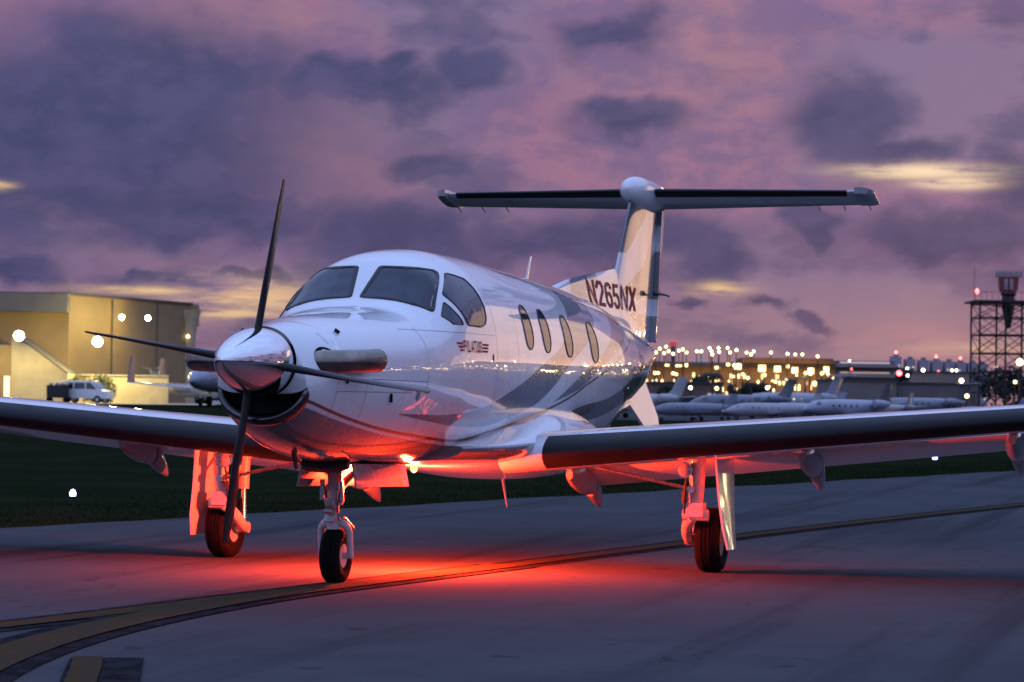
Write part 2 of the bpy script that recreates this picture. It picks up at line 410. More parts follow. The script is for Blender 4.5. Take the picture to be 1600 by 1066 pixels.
ribbon('taxi_line_border', main, .52, .004, BLK); ribbon('taxi_line_border', turn, .60, .008, BLK); ribbon('taxi_line_border', dash, .40, .012, BLK)
ribbon('taxi_line', main, .24, .012, YEL); ribbon('taxi_line', turn, .34, .016, YEL); ribbon('taxi_line', [(5.98, .62), (6.55, .86), (7.2, 1.12), (7.9, 1.42)], .16, .020, YEL)

# grass blades along the taxiway edge
gb = MB(); rg = random.Random(3)
for i in range(52000):
    s_ = rg.uniform(-12, 62); o_ = -abs(rg.gauss(0, 1))*2.2+.05; p = edge_pt(s_, o_, -.02); a = rg.uniform(0, 6.28); h = rg.uniform(.015, .045)*(1.35 if rg.random() < .06 else 1); w_ = rg.uniform(.004, .010)
    dx, dy = math.cos(a)*w_, math.sin(a)*w_; lx, ly = rg.uniform(-.03, .03), rg.uniform(-.03, .03); k = len(gb.v)
    gb.v += [(p.x-dx, p.y-dy, p.z), (p.x+dx, p.y+dy, p.z), (p.x+lx, p.y+ly, p.z+h)]; gb.f.append((k, k+1, k+2))
me = bpy.data.meshes.new('grass'); me.from_pydata(gb.v, [], gb.f); me.materials.append(mat('grass_blade', (.018, .026, .010), .9, spec=0.0, vary=.45, scale=1.2))
go = bpy.data.objects.new('grass', me); COL.objects.link(go); go['kind'] = 'stuff'; tag(go, 'dark short grass growing along the taxiway edge', 'grass')

# ------------------------------------------------------------------ aircraft paint
def livery(name, fin=False):
    m = bpy.data.materials.new(name); m.use_nodes = True; n = NT(m.node_tree)
    b = n.n('ShaderNodeBsdfPrincipled'); n.put(n.n('ShaderNodeOutputMaterial').inputs[0], b.outputs[0])
    tc = n.n('ShaderNodeTexCoord').outputs['Object']; sp = n.n('ShaderNodeSeparateXYZ'); n.put(sp.inputs[0], tc)
    X, Z = sp.outputs[0], sp.outputs[2]
    WHITE, GREY, SLATE, RED = (.80, .80, .82), (.20, .205, .24), (.085, .09, .11), (.15, .012, .014)
    if fin:
        c = n.mix(0.0, WHITE, WHITE)
        def lin(a_, b_, c_, w_=.012):                     # soft-edged half plane a*x + b*z > c
            return n.ramp(n.math('ADD', n.math('MULTIPLY', X, a_), n.math('MULTIPLY', Z, b_)), c_-w_, c_+w_)
        def both(p, q, *more):
            f = n.math('MULTIPLY', p, q)
            for m__ in more: f = n.math('MULTIPLY', f, m__)
            return f
        c = n.mix(both(lin(.5, 1, -1.825), lin(0, 1, 3.12)), c, SLATE)                                    # dark wedge at the top of the fin
        c = n.mix(both(lin(1, .8, -6.28), lin(-1, -.8, 5.18)), c, (.20, .21, .25))                         # grey sweep on the dorsal fin
        c = n.mix(both(lin(0, 1, 2.66), lin(-.28, -1, 0.0), lin(-1, 0, 9.7)), c, SLATE)
        c = n.mix(both(lin(.9, 1, -6.92), lin(-.9, -1, 6.72), lin(0, 1, 2.62)), c, GREY)
        c = n.mix(both(lin(0, -1, -2.46), lin(-1, 0, 9.6), lin(-.25, 1, 4.95)), c, GREY)
    else:
        xn = n.math('DIVIDE', n.math('ADD', X, 9.0), 11.0)
        def zc(pts): return n.math('MULTIPLY_ADD', n.curve(xn, [((x+9)/11, (z-.8)/2) for x, z in pts]), 2.0, .8)
        def inx(a, bb): return n.math('MULTIPLY', n.ramp(X, a, a+.01, kind='LINEAR'), n.ramp(X, bb, bb-.01, kind='LINEAR'))
        def between(lo, hi, s=.004): return n.math('MULTIPLY', n.ramp(n.math('SUBTRACT', Z, lo), -s, s, kind='LINEAR'), n.ramp(n.math('SUBTRACT', Z, hi), s, -s, kind='LINEAR'))
        u1 = zc([(.33, 1.339), (.129, 1.338), (-.62, 1.334), (-1.395, 1.391), (-1.95, 1.498), (-2.5, 1.616), (-3.13, 1.773), (-3.75, 1.93), (-4.2, 2.14), (-4.55, 2.40), (-4.8, 2.75)])
        l1 = zc([(.33, 1.335), (-.5, 1.264), (-1.25, 1.232), (-1.84, 1.248), (-2.18, 1.29), (-2.93, 1.404), (-3.455, 1.558), (-4.04, 1.771), (-5.0, 2.04), (-5.5, 2.25), (-5.9, 2.75)])
        u2_ = zc([(-3.6, 1.44), (-3.9, 1.52), (-4.45, 1.671), (-5.1, 1.83), (-5.8, 1.996), (-6.35, 2.199), (-6.7, 2.45), (-6.9, 2.75)])
        l2 = zc([(-3.6, 1.44), (-4.6, 1.584), (-5.24, 1.741), (-6.09, 1.909), (-6.98, 2.087), (-7.5, 2.3), (-7.9, 2.75)])
        stripe = [(1.62, 1.437), (1.247, 1.346), (.858, 1.276), (.41, 1.218), (-.087, 1.176), (-.535, 1.147), (-1.1, 1.122), (-1.456, 1.131), (-1.942, 1.192), (-2.974, 1.311), (-4.162, 1.481), (-4.839, 1.616), (-5.877, 1.787), (-6.776, 1.954), (-8.1, 2.181), (-9, 2.45)]
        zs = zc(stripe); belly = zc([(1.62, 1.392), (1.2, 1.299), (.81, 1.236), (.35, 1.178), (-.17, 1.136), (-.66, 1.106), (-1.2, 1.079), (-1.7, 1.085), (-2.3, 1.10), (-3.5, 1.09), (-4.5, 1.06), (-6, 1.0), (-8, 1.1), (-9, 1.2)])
        u3 = zc([(-4.2, 1.30), (-4.58, 1.385), (-5.93, 1.49), (-7.3, 1.67), (-9, 1.93)]); l3 = zc([(-4.2, 1.24), (-5.48, 1.28), (-7.0, 1.44), (-8.27, 1.60), (-9, 1.72)])
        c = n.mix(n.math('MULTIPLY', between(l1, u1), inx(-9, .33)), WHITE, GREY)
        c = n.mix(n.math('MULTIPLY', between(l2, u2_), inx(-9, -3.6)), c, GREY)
        c = n.mix(n.math('MULTIPLY', between(l3, u3), inx(-9, -4.2)), c, SLATE)  # dark rear band: part livery stripe, part dark reflection painted into the colour
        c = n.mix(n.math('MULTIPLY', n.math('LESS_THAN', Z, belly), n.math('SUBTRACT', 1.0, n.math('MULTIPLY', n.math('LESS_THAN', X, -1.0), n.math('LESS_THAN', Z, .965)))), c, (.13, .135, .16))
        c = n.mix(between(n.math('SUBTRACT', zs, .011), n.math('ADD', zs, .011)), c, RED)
    dirt = n.noise(tc, 2.2, 6, .65)
    c = n.mix(n.ramp(dirt, .5, .8, 0, .12), c, (.42, .40, .40))
    n.put(b.inputs['Base Color'], c)
    n.put(b.inputs['Roughness'], n.ramp(dirt, .3, .75, .22, .34)); b.inputs['Specular IOR Level'].default_value = .5
    b.inputs['Coat Weight'].default_value = 1.0; b.inputs['Coat Roughness'].default_value = .010; b.inputs['Coat IOR'].default_value = 1.75
    bp = n.n('ShaderNodeBump'); bp.inputs['Strength'].default_value = .012; bp.inputs['Distance'].default_value = .05
    n.put(bp.inputs['Height'], n.noise(tc, 2.6, 2, .5)); n.put(b.inputs['Normal'], bp.outputs[0]); n.put(b.inputs['Coat Normal'], bp.outputs[0])
    return m
PAINT = livery('aircraft_paint'); FINPAINT = livery('fin_paint', True)
WHITE = mat('white_gloss_paint', (.78, .78, .80), .25, coat=1.0, coat_rough=.05, vary=.04, scale=2)
GEARW = mat('gear_white_paint', (.46, .46, .47), .38, coat=.3, vary=.10, scale=14)
GREYP = mat('grey_gloss_paint', (.24, .245, .28), .3, coat=.8, vary=.06)
BOOT = mat('deice_boot_rubber', (.008, .008, .010), .48, spec=.22, vary=.25, scale=5)
CHROME = mat('polished_spinner_metal', (.86, .86, .88), .05, 1.0)
LIP = mat('inlet_lip_metal', (.11, .11, .12), .22, 1.0, vary=.1, scale=9)
STEEL = mat('brushed_steel', (.48, .48, .50), .28, 1.0, vary=.12, scale=20)
EXH = mat('heat_tinted_exhaust', (.27, .235, .20), .25, 1.0, vary=.25, scale=6)
TYRE = mat('tyre_rubber', (.006, .006, .007), .9, spec=.08, vary=.3, scale=12, bump=.15, bump_scale=60)
INLET = mat('inlet_duct_metal', (.045, .045, .05), .38, .7, vary=.3, scale=8)
DARK = mat('dark_cavity', (.008, .008, .009), .8, spec=.2, vary=.2)
GLASS = mat('cockpit_glass', (.014, .020, .045), .04, spec=.55, vary=.5, scale=3)
SEAL = mat('window_seal', (.012, .012, .016), .45, vary=.2)
BLADE = mat('propeller_blade_black', (.018, .018, .020), .42, spec=.4, vary=.2, scale=6)
LETTER = mat('dark_red_lettering', (.40, .014, .030), .55, spec=.15, vary=.1)
RUBBER = mat('matt_black_parts', (.016, .016, .018), .6, vary=.2)
# ------------------------------------------------------------------ the aircraft
plane = empty('turboprop_aircraft', (0, 0, 0))
tag(plane, 'white single-engine turboprop with T-tail on the taxiway, lit red beneath', 'airplane')

SEG = 96
fxs = [1.62-.02*i for i in range(0, 20)] + [1.24-.04*i for i in range(0, 70)] + [-1.56-.08*i for i in range(0, 124)]
fxs = [x for x in fxs if x > -11.43] + [-11.45]
fm = MB(); fm.loft([[fus_point(x, 2*math.pi*k/SEG) for k in range(SEG)] for x in fxs], cap0=False, cap1=True)
fuselage = fm.build('fuselage', PAINT, plane, smooth=60)
FBVH = BVHTree.FromPolygons([Vector(v) for v in fm.v], fm.f)

ff = MB(); rings = []
for i in range(61):
    x = -1.1-5.7*i/60; w, u, d = [f(x) for f in FF]; ring = []
    for k in range(64):
        a = 2*math.pi*k/64; c, s = math.cos(a), math.sin(a)
        ring.append((x, w*math.copysign(abs(c)**(2/2.2), c), 1.06+(u if s >= 0 else d)*math.copysign(abs(s)**(2/2.2), s)))
    rings.append(ring)
ff.loft(rings); ff.build('wing_root_fairing', PAINT, plane, smooth=60)

# ---- nose: spinner, propeller, chin inlet, exhausts
sp = MB(); prof = [(1.655, .243), (1.70, .245), (1.78, .243)]
for i in range(1, 15):
    t_ = i/14; prof.append((1.78+.665*t_, .243*max(0, 1-t_**1.35)**.62+.002))
sp.lathe(prof, 64, 'X', (0, 0, 1.70)); spinner = sp.build('spinner', CHROME, plane, smooth=70)
cap = MB().lathe([(1.622, .10), (1.622, .238), (1.658, .240), (1.658, .10)], 48, 'X', (0, 0, 1.70)); cap.build('spinner_backplate', RUBBER, plane)
def blade(ang):
    b = MB(); rings = []
    for i in range(15):
        t_ = i/14; r = .20+1.10*t_; ch = (.06+.085*sm(t_, .05, .45))*(1-.45*sm(t_, .8, 1.02)); th = .055*(1-t_)**1.3+.012
        tw = R(90-10*t_); ring = []           # feathered: chord nearly along the shaft
        for k in range(12):
            a = 2*math.pi*k/12; c, s = ch*.5*math.cos(a)-.03*t_, th*.5*math.sin(a)*(1.0 if math.cos(a) > 0 else .7)
            cx, cy = c*math.sin(tw)+s*math.cos(tw), c*math.cos(tw)-s*math.sin(tw)
            p = Matrix.Rotation(ang, 3, 'X') @ Vector((0, cy, r)); ring.append((1.83+cx, p.y, p.z+1.70))
        rings.append(ring)
    b.loft(rings); return b.build('propeller_blade', BLADE, plane, smooth=60)
for k in range(4): blade(R(-9+90*k))

# chin inlet: the lip follows the lower nose, dark mouth behind it; painted face round the spinner
FACE = 1.62; NSEG = 44
up_t = [R(-56+292*i/96) for i in range(97)]; low_t = [R(-176+172*i/NSEG) for i in range(NSEG+1)]
def ring_pt(p, r_, x): a = math.atan2(p[2]-1.70, p[1]); return (x, r_*math.cos(a), 1.70+r_*math.sin(a))
cf = MB(); sec = []
for t_ in up_t:                                               # towards the mouth the face narrows to the spinner ring
    p = Vector(fus_point(FACE, t_)); q = Vector(ring_pt(p, .256, FACE+.006)); dg = math.degrees(t_); k = 1.0 if -2 <= dg <= 182 else max(0, 1-(min(abs(dg+2), abs(dg-182)))/54)**1.5
    sec.append(tuple(q.lerp(p, k)))
cf.loft([sec, [(FACE+.014, y*.985, 1.70+(z-1.70)*.985) for x, y, z in sec], [ring_pt(p, .256, FACE+.022) for p in sec], [ring_pt(p, .250, FACE+.012) for p in sec], [ring_pt(p, .246, FACE-.03) for p in sec]], close=False, cap0=False, cap1=False)
cf.build('cowl_front', PAINT, plane, smooth=60)
lip = [Vector(fus_point(FACE, t_)) for t_ in low_t]; cen = Vector((FACE, 0, 1.60))
lip = [Vector((FACE-.004+.030*math.sin(math.pi*i/NSEG)**.7, p.y*.965, 1.60+(p.z-1.60)*.955)) for i, p in enumerate(lip)]
rad = [.014+.034*math.sin(math.pi*i/NSEG)**.6 for i in range(NSEG+1)]
lp = MB(); rings = []
for i, p in enumerate(lip):
    d = (lip[min(i+1, NSEG)]-lip[max(i-1, 0)]).normalized(); n_ = Vector((1, 0, 0)).cross(d).normalized(); ax = Vector((1, 0, 0))
    rings.append([p+ax*(2.4*rad[i]*math.cos(2*math.pi*k/16)-.03)+n_*(rad[i]*math.sin(2*math.pi*k/16)) for k in range(16)])
lp.loft(rings); lp.build('air_inlet_lip', LIP, plane, smooth=70)
mo = MB()
mo.loft([[(p.x-.04, p.y*.95, 1.60+(p.z-1.60)*.95) for p in lip], [(1.57, p.y*.88, 1.60+(p.z-1.60)*.85) for p in lip], [(1.49, p.y*.72, 1.61+(p.z-1.60)*.62) for p in lip], [ring_pt((0, p.y, p.z), .20, 1.46) for p in lip]], close=False, cap0=False, cap1=False); mo.build('air_inlet_mouth', INLET, plane, smooth=60)
nb = MB().lathe([(1.38, .20), (1.38, .225), (1.58, .236), (1.615, .236), (1.615, .10)], 48, 'X', (0, 0, 1.70)); nb.build('gearbox_cover', RUBBER, plane, smooth=50)
for s in (1, -1):
    path = catmull([(1.46, .28*s-.02, 1.705), (1.42, .42*s-.03, 1.71), (1.33, .55*s-.04, 1.715), (1.20, .635*s-.05, 1.72), (1.07, .675*s-.05, 1.725), (.96, .69*s-.05, 1.73)], 5, False)
    e = MB(); rings = []; u = Vector((0, 0, 1))
    for i, p in enumerate(path):
        d = (path[min(i+1, len(path)-1)]-path[max(i-1, 0)]).normalized(); w = d.cross(u).normalized(); k_ = i/(len(path)-1)
        rings.append([p+(.082+.004*k_)*math.sin(2*math.pi*q/28)*u+(.072+.004*k_)*math.cos(2*math.pi*q/28)*w for q in range(28)])
    inner = [[p-(p-path[-1-j])*.06*(1 if j == 0 else 1) for p in rings[-1-j]] for j in (0, 2, 5)]
    e.loft(rings, cap0=True, cap1=False); e.loft([rings[-1]]+inner, cap0=False, cap1=True)
    ex = e.build('exhaust_stack', EXH, plane, smooth=50)
    hole = MB(); hp = [Vector((1.385+.125*math.cos(a), 0, 1.71+.108*math.sin(a))) for a in [2*math.pi*k/32 for k in range(32)]]
    ringo = []
    for q in hp:
        h = FBVH.ray_cast(Vector((q.x, 2.0*s, q.z)), Vector((0, -s, 0)))[0]; ringo.append(h+Vector((.002, .004*s, 0)))
    hole.add(ringo, [tuple(range(32))]); hole.build('exhaust_port', DARK, ex, smooth=0)

# ---- conforming panels: outline on the skin -> pane and seal
def onto(p, off, bvh=None):
    loc, nor, i, d = (bvh or FBVH).find_nearest(Vector(p))
    if nor.dot(Vector((0, loc.y, loc.z-1.75))) < 0: nor = -nor
    return loc+nor*off
def pane(name, outline, m, seal_w=.018, off=.0025, parent=plane, seal=True, cell=.06):
    ctr = sum(outline, Vector())/len(outline); nrm = Vector()
    for i in range(len(outline)): nrm += (outline[i]-ctr).cross(outline[(i+1) % len(outline)]-ctr)
    nrm.normalize(); u = nrm.orthogonal().normalized(); v = nrm.cross(u)
    bm = bmesh.new(); f = bm.faces.new([bm.verts.new(p) for p in outline]); bmesh.ops.triangulate(bm, faces=[f])
    for _ in range(5):
        ed = [e for e in bm.edges if e.calc_length() > cell]
        if not ed: break
        bmesh.ops.subdivide_edges(bm, edges=ed, cuts=1); bmesh.ops.triangulate(bm, faces=[f for f in bm.faces if len(f.verts) > 3])
    for w in bm.verts: w.co = onto(w.co, off)
    bmesh.ops.recalc_face_normals(bm, faces=bm.faces)
    me = bpy.data.meshes.new(name); bm.to_mesh(me); bm.free(); me.materials.append(m); me.polygons.foreach_set('use_smooth', [True]*len(me.polygons))
    o = bpy.data.objects.new(name, me); COL.objects.link(o); o.parent = parent
    if seal:
        sb = MB(); n_ = len(outline); a_, b_, c_ = [], [], []
        for p in outline:
            a_.append(onto(p, .001)); d = (ctr-p).normalized(); b_.append(onto(p+d*.004, off+.005)); c_.append(onto(p+d*seal_w, off+.005))
        d_ = [onto(p+(ctr-p).normalized()*seal_w*1.1, off-.001) for p in outline]
        vs = a_+b_+c_+d_; fs = []
        for r_ in range(3):
            for i in range(n_): j = (i+1) % n_; fs.append((r_*n_+i, r_*n_+j, (r_+1)*n_+j, (r_+1)*n_+i))
        sb.add(vs, fs).build('seal', SEAL, o, smooth=60)
    return o
def rounded(pts, r=.035, per=5):
    """polygon with rounded corners"""
    out = []; P = [Vector(p) for p in pts]; n_ = len(P)
    for i in range(n_):
        a, b, c = P[i-1], P[i], P[(i+1) % n_]; d1 = (a-b); d2 = (c-b); k1 = min(r, d1.length*.45); k2 = min(r, d2.length*.45)
        s_, e_ = b+d1.normalized()*k1, b+d2.normalized()*k2
        for q in range(per+1): t_ = q/per; out.append((1-t_)**2*s_+2*t_*(1-t_)*b+t_*t_*e_)
    return out
def mirror(pts, s): return [Vector((p[0], p[1]*s, p[2])) for p in pts]
WS = [(-.425, .028, 2.228), (-.575, .052, 2.37), (-.757, .082, 2.508), (-.773, .194, 2.506), (-.807, .301, 2.502), (-.887, .404, 2.494), (-.985, .475, 2.482), (-.985, .508, 2.463), (-.941, .528, 2.433), (-.705, .584, 2.281), (-.545, .617, 2.15), (-.502, .605, 2.128), (-.443, .45, 2.178), (-.422, .275, 2.211), (-.416, .12, 2.222)]
SIDE = [(-1.081, .526, 2.47), (-1.216, .563, 2.46), (-1.371, .604, 2.437), (-1.429, .659, 2.377), (-1.464, .712, 2.296), (-1.472, .758, 2.198), (-1.431, .787, 2.108), (-1.373, .796, 2.06), (-1.235, .795, 2.033), (-.929, .775, 2.039), (-.884, .742, 2.126), (-.822, .698, 2.197), (-.781, .657, 2.242), (-.745, .609, 2.281)]
VENT = [(-.70, .635, 2.224), (-.735, .678, 2.186), (-.795, .73, 2.123), (-.833, .755, 2.074), (-.842, .766, 2.041), (-.664, .735, 2.041), (-.554, .662, 2.104)]
for s in (1, -1):
    pane('windshield_pane', rounded(mirror(WS, s), .03, 3), GLASS, .036)
    pane('side_window', rounded(mirror(SIDE, s), .03, 3), GLASS, .014)
    pane('vent_window', rounded(mirror(VENT, s), .015, 3), GLASS, .008)
    for cx, cz, hw, hh in ((-2.68, 2.08, .145, .195), (-3.285, 2.065, .145, .195), (-4.09, 2.04, .15, .195), (-5.12, 2.01, .165, .195)):
        ol = []
        for k in range(28):
            a = 2*math.pi*k/28; c, q = math.cos(a), math.sin(a)
            x, z = cx+hw*math.copysign(abs(c)**.82, c), cz+hh*math.copysign(abs(q)**.82, q)
            ol.append(FBVH.ray_cast(Vector((x, 2*s, z)), Vector((0, -s, 0)))[0])
        pane('cabin_window', ol, GLASS, .010)
    # scoops, static ports and access panels on the cowling
    for (x, z, l, w_) in ((1.09, 1.927, .055, .05), (1.20, 1.569, .06, .03), (.536, 1.458, .06, .075)):
        h = FBVH.ray_cast(Vector((x, 2*s, z)), Vector((0, -s, 0)))
        if h[0]:
            p = h[0]; q = MB(); n_ = Vector((0, s, 0)) if abs(h[1].y) > .7 else Vector((0, .5*s, .85))
            t1 = Vector((0, 0, 1)); t1 = (t1-n_*t1.dot(n_)).normalized(); f_ = Vector((1, 0, 0))
            vs = [p-f_*l, p+t1*w_/2+f_*.004, p-t1*w_/2+f_*.004, p+t1*w_/2+f_*.004+n_*.028, p-t1*w_/2+f_*.004+n_*.028, p-f_*l*.9+n_*.004]
            q.add(vs, [(0, 1, 3, 5), (0, 5, 4, 2), (5, 3, 4), (1, 2, 4, 3), (0, 2, 1)]); sc_ = q.build('cooling_scoop', PAINT, plane, smooth=0)
            MB().add([vs[1]+f_*.002+t1*-.004, vs[2]+f_*.002+t1*.004, vs[4]+f_*.002-n_*.003+t1*.004, vs[3]+f_*.002-n_*.003-t1*.004], [(0, 1, 2, 3)]).build('scoop_opening', DARK, sc_, smooth=0)
    for (x, z, a_, b_, m_) in ((-1.5, 1.793, .022, .035, SEAL), (.09, 1.48, .035, .04, GREYP)):
        ol = [FBVH.ray_cast(Vector((x+a_*math.cos(t_), 2*s, z+b_*math.sin(t_))), Vector((0, -s, 0)))[0] for t_ in [2*math.pi*k/16 for k in range(16)]]
        pane('access_panel', ol, m_, seal=False, off=.002)
b = MB(); hp = [onto(Vector((-.945, .494, 2.425)).lerp(Vector((-.545, .572, 2.165)), k/8), .0045) for k in range(9)]
for k, p in enumerate(hp): b.v += [tuple(p+Vector((0, .004, .002))), tuple(p-Vector((0, .004, .002)))]
b.f = [(2*k, 2*k+1, 2*k+3, 2*k+2) for k in range(8) if k != 2]; b.build('heater_strip', mat('pale_heater_strip', (.40, .42, .46), .4, vary=.1), plane, smooth=0)
# panel seams: fine dark lines lying in the skin
def seam(pts, w_=.0055, parent=plane):
    b = MB(); out = []
    for i in range(len(pts)-1):
        for k in range(8): out.append(Vector(pts[i]).lerp(Vector(pts[i+1]), k/8))
    out.append(Vector(pts[-1])); P = [onto(p, .0012) for p in out]
    for i, p in enumerate(P):
        d = (P[min(i+1, len(P)-1)]-P[max(i-1, 0)]).normalized(); n_ = Vector((0, p.y, p.z-1.7)).normalized(); t_ = d.cross(n_).normalized()*w_/2
        b.v += [tuple(p+t_), tuple(p-t_)]
    b.f = [(2*i, 2*i+1, 2*i+3, 2*i+2) for i in range(len(P)-1)]
    return b.build('panel_seam', GREYP, parent, smooth=0)
def sidept(x, z, s=1): return FBVH.ray_cast(Vector((x, 2*s, z)), Vector((0, -s, 0)))[0]
seam([sidept(x, 1.60-.012*(1.3-x)) for x in (.85, .6, .3, 0, -.05)]); seam([sidept(-.05, z) for z in (2.0, 1.8, 1.6, 1.4, 1.25)])
seam([sidept(.9, z) for z in (1.62, 1.5, 1.35, 1.2)]); seam([sidept(x, 1.98) for x in (.2, -.2, -.6, -1.2, -1.6)])
seam([sidept(-6.3, z) for z in (2.4, 2.2, 1.9, 1.6, 1.3)]); seam([sidept(-7.7, z) for z in (2.3, 2.1, 1.8, 1.5)]); seam([sidept(x, 1.50) for x in (1.3, 1.0, .6, .2)]); seam([sidept(1.3, z) for z in (1.92, 1.84)]); seam([sidept(1.3, z) for z in (1.58, 1.4, 1.25)])
seam([sidept(-1.62, z) for z in (2.30, 2.1, 1.8, 1.5, 1.25)]); seam([sidept(-2.28, z) for z in (2.30, 2.1, 1.8, 1.5, 1.28)]); seam([sidept(x, 2.36) for x in (-1.7, -2.0, -2.2)])

# ---- wings
AF = []
for i in range(19):
    c_ = .5*(1-math.cos(math.pi*i/18)); AF.append(c_)
def aero(c_, tc_=.16):
    t_ = 5*tc_*(.2969*math.sqrt(c_)-.126*c_-.3516*c_**2+.2843*c_**3-.1036*c_**4); m_ = .022*4*c_*(1-c_)
    return m_+t_, m_-t_
def wing_station(y):
    k = (y-.9)/7.1
    le = -2.16-.22*k; z = .985+.0875*(y-.9); ch = 2.12-.98*k; return le, z, ch
def wring(y, c0, c1, s, tc_=.16, grow=0.0, x_off=0, z_off=0, rot=0.0, n_=19):
    le, z, ch = wing_station(y); up, dn = [], []
    for i in range(n_):
        c_ = c0+(c1-c0)*(.5*(1-math.cos(math.pi*i/(n_-1))) if c0 == 0 else i/(n_-1)); a, b = aero(c_, tc_)
        up.append((c_, a+grow/ch)); dn.append((c_, b-grow/ch))
    ring = [(c_, zz) for c_, zz in up]+[(c_, zz) for c_, zz in reversed(dn)]
    return [(le+grow*(1 if c_ < .02 else 0)-c_*ch, y*s, z+zz*ch-.012*c_*ch) for c_, zz in ring]
ys_w = [.7+7.25*i/40 for i in range(41)]
for s in (1, -1):
    w = MB(); w.loft([wring(y, 0, .76 if y < 5.5 else 1.0, s, .165-.03*(y-.9)/7) for y in ys_w]); wing = w.build('wing', WHITE, plane, smooth=50)
    b = MB(); rr = []
    for y in [1.08+6.6*i/30 for i in range(31)]:
        le, z, ch = wing_station(y); tc_ = .165-.03*(y-.9)/7; pts = []
        for i in range(25):
            q = -1+2*i/24; c_ = (.105 if q > 0 else .085)*q*q; a, bb = aero(c_, tc_); zz = a if q > 0 else bb
            pts.append((le-c_*ch+.004*(1-abs(q)), y*s, z+zz*ch-.012*c_*ch+.004*q))
        rr.append(pts)
    b.loft(rr, close=False, cap0=False, cap1=False); b.build('deice_boot', BOOT, wing, smooth=60)
    # flap, drooped
    f_ = MB(); rr = []
    for y in [.95+4.45*i/20 for i in range(21)]:
        le, z, ch = wing_station(y); hx_, hz_ = le-.735*ch, z-.045*ch-.03; pts = []
        for i in range(11):
            c_ = .5*(1-math.cos(math.pi*i/10)); a, bb = aero(c_, .16); pts.append((c_, a))
        for i in range(10, -1, -1):
            c_ = .5*(1-math.cos(math.pi*i/10)); a, bb = aero(c_, .16); pts.append((c_, bb))
        fc = .31*ch; ca, sa = math.cos(R(17)), math.sin(R(17))
        rr.append([(hx_-(c_*ca+zz*sa)*fc, y*s, hz_+(-c_*sa+zz*ca)*fc) for c_, zz in pts])
    f_.loft(rr); f_.build('flap', WHITE, wing, smooth=50)
    # flap track fairings: a pod under the wing and a drooped tail under the flap
    for y in (1.06, 3.12, 4.88):
        le, z, ch = wing_station(y); a = MB(); rr = []; x0, x1 = le-.50*ch, le-.86*ch
        for i in range(12):
            t_ = i/11; r_ = .115*math.sin(math.pi*min(1, .06+t_*.62))**.6; xx = x0+(x1-x0)*t_; zc_ = z-.075*ch-.03-.09*t_
            rr.append([(xx, y*s+.75*r_*math.cos(2*math.pi*k/20), zc_+1.05*r_*math.sin(2*math.pi*k/20)) for k in range(20)])
        a.loft(rr); a.build('flap_track_fairing', GREYP, wing, smooth=50)
        a = MB(); rr = []
        for i in range(12):
            t_ = i/11; r_ = .105*math.cos(math.pi*.5*t_)**.7+.004; xx = x1-.05-.42*t_; zc_ = z-.075*ch-.13-.17*t_-.05*t_*t_
            rr.append([(xx, y*s+.68*r_*math.cos(2*math.pi*k/20), zc_+1.05*r_*math.sin(2*math.pi*k/20)) for k in range(20)])
        a.loft(rr); a.build('flap_fairing_tail', GREYP, wing, smooth=50)
        MB().tube([(x1+.02, y*s, z-.075*ch-.06), (x1-.08, y*s, z-.075*ch-.22)], .022, 8).build('flap_hinge', STEEL, wing)
    a = MB(); rr = []                                   # winglet
    for i in range(8):
        t_ = i/7; le, z, ch = wing_station(7.95); y = 7.95+.25*math.sin(t_*1.3); zz = z+.5*t_*t_; cc = ch*(1-.45*t_)
        rr.append([(le-.25*t_-c_*cc, y*s+q_*cc*.6*t_, zz+q_*cc*(1-t_)) for c_, q_ in [(c_, aero(c_, .12)[0]) for c_ in AF[::2]]+[(c_, aero(c_, .12)[1]) for c_ in AF[::-2]]])
    a.loft(rr); a.build('winglet', WHITE, wing, smooth=50)

# ---- tail
fin = MB(); rr = []
def fin_le(z): return -9.38-.70*(z-2.75)/.85 if z > 2.75 else -9.38+.55*(2.75-z)
def fin_te(z): return -11.72-.40*(z-2.2)/1.55
for i in range(25):
    z = 2.0+1.83*i/24; le, te = fin_le(z), fin_te(z)-(-.46); ch = le-te; tk = .125-.03*sm(z, 2.4, 3.8); up, dn = [], []
    for c_ in AF:
        t_ = 5*(.2969*math.sqrt(c_)-.126*c_-.3516*c_**2+.2843*c_**3-.1036*c_**4)*.62+.30*c_*(1-.25*c_)*.62
        up.append((le-c_*ch, min(1, t_*1.25)*tk*(1.0), z)); dn.append((le-c_*ch, -min(1, t_*1.25)*tk, z))
    rr.append(up+dn[::-1])
fin.loft(rr); fin_o = fin.build('vertical_stabilizer', FINPAINT, plane, smooth=60)
ru = MB(); rr = []
for i in range(16):
    z = 2.16+1.60*i/15; te = fin_te(z); tk = (.125-.03*sm(z, 2.4, 3.8))*.72
    rr.append([(te+.445, tk, z), (te+.30, tk*.86, z), (te+.1, tk*.32, z), (te, .006, z), (te, -.006, z), (te+.1, -tk*.32, z), (te+.30, -tk*.86, z), (te+.445, -tk, z)])
ru.loft(rr); rud = ru.build('rudder', FINPAINT, fin_o, smooth=60)
MB().tube([(-11.2, .12, 2.72), (-11.55, .135, 2.72), (-11.95, .10, 2.72)], [.018, .012, .012], 8).build('trim_tab_rod', RUBBER, rud)
MB().lathe([(-11.28, .005), (-11.22, .03), (-11.1, .034), (-11.0, .004)], 12, 'X', (0, .115, 2.72)).build('rod_fairing', RUBBER, rud)
df = MB(); rr = []
dtop = pchip([-11.3, -10.2, -9.5, -8.6, -7.6, -6.9, -6.3], [2.6, 2.98, 2.925, 2.835, 2.74, 2.645, 2.53])
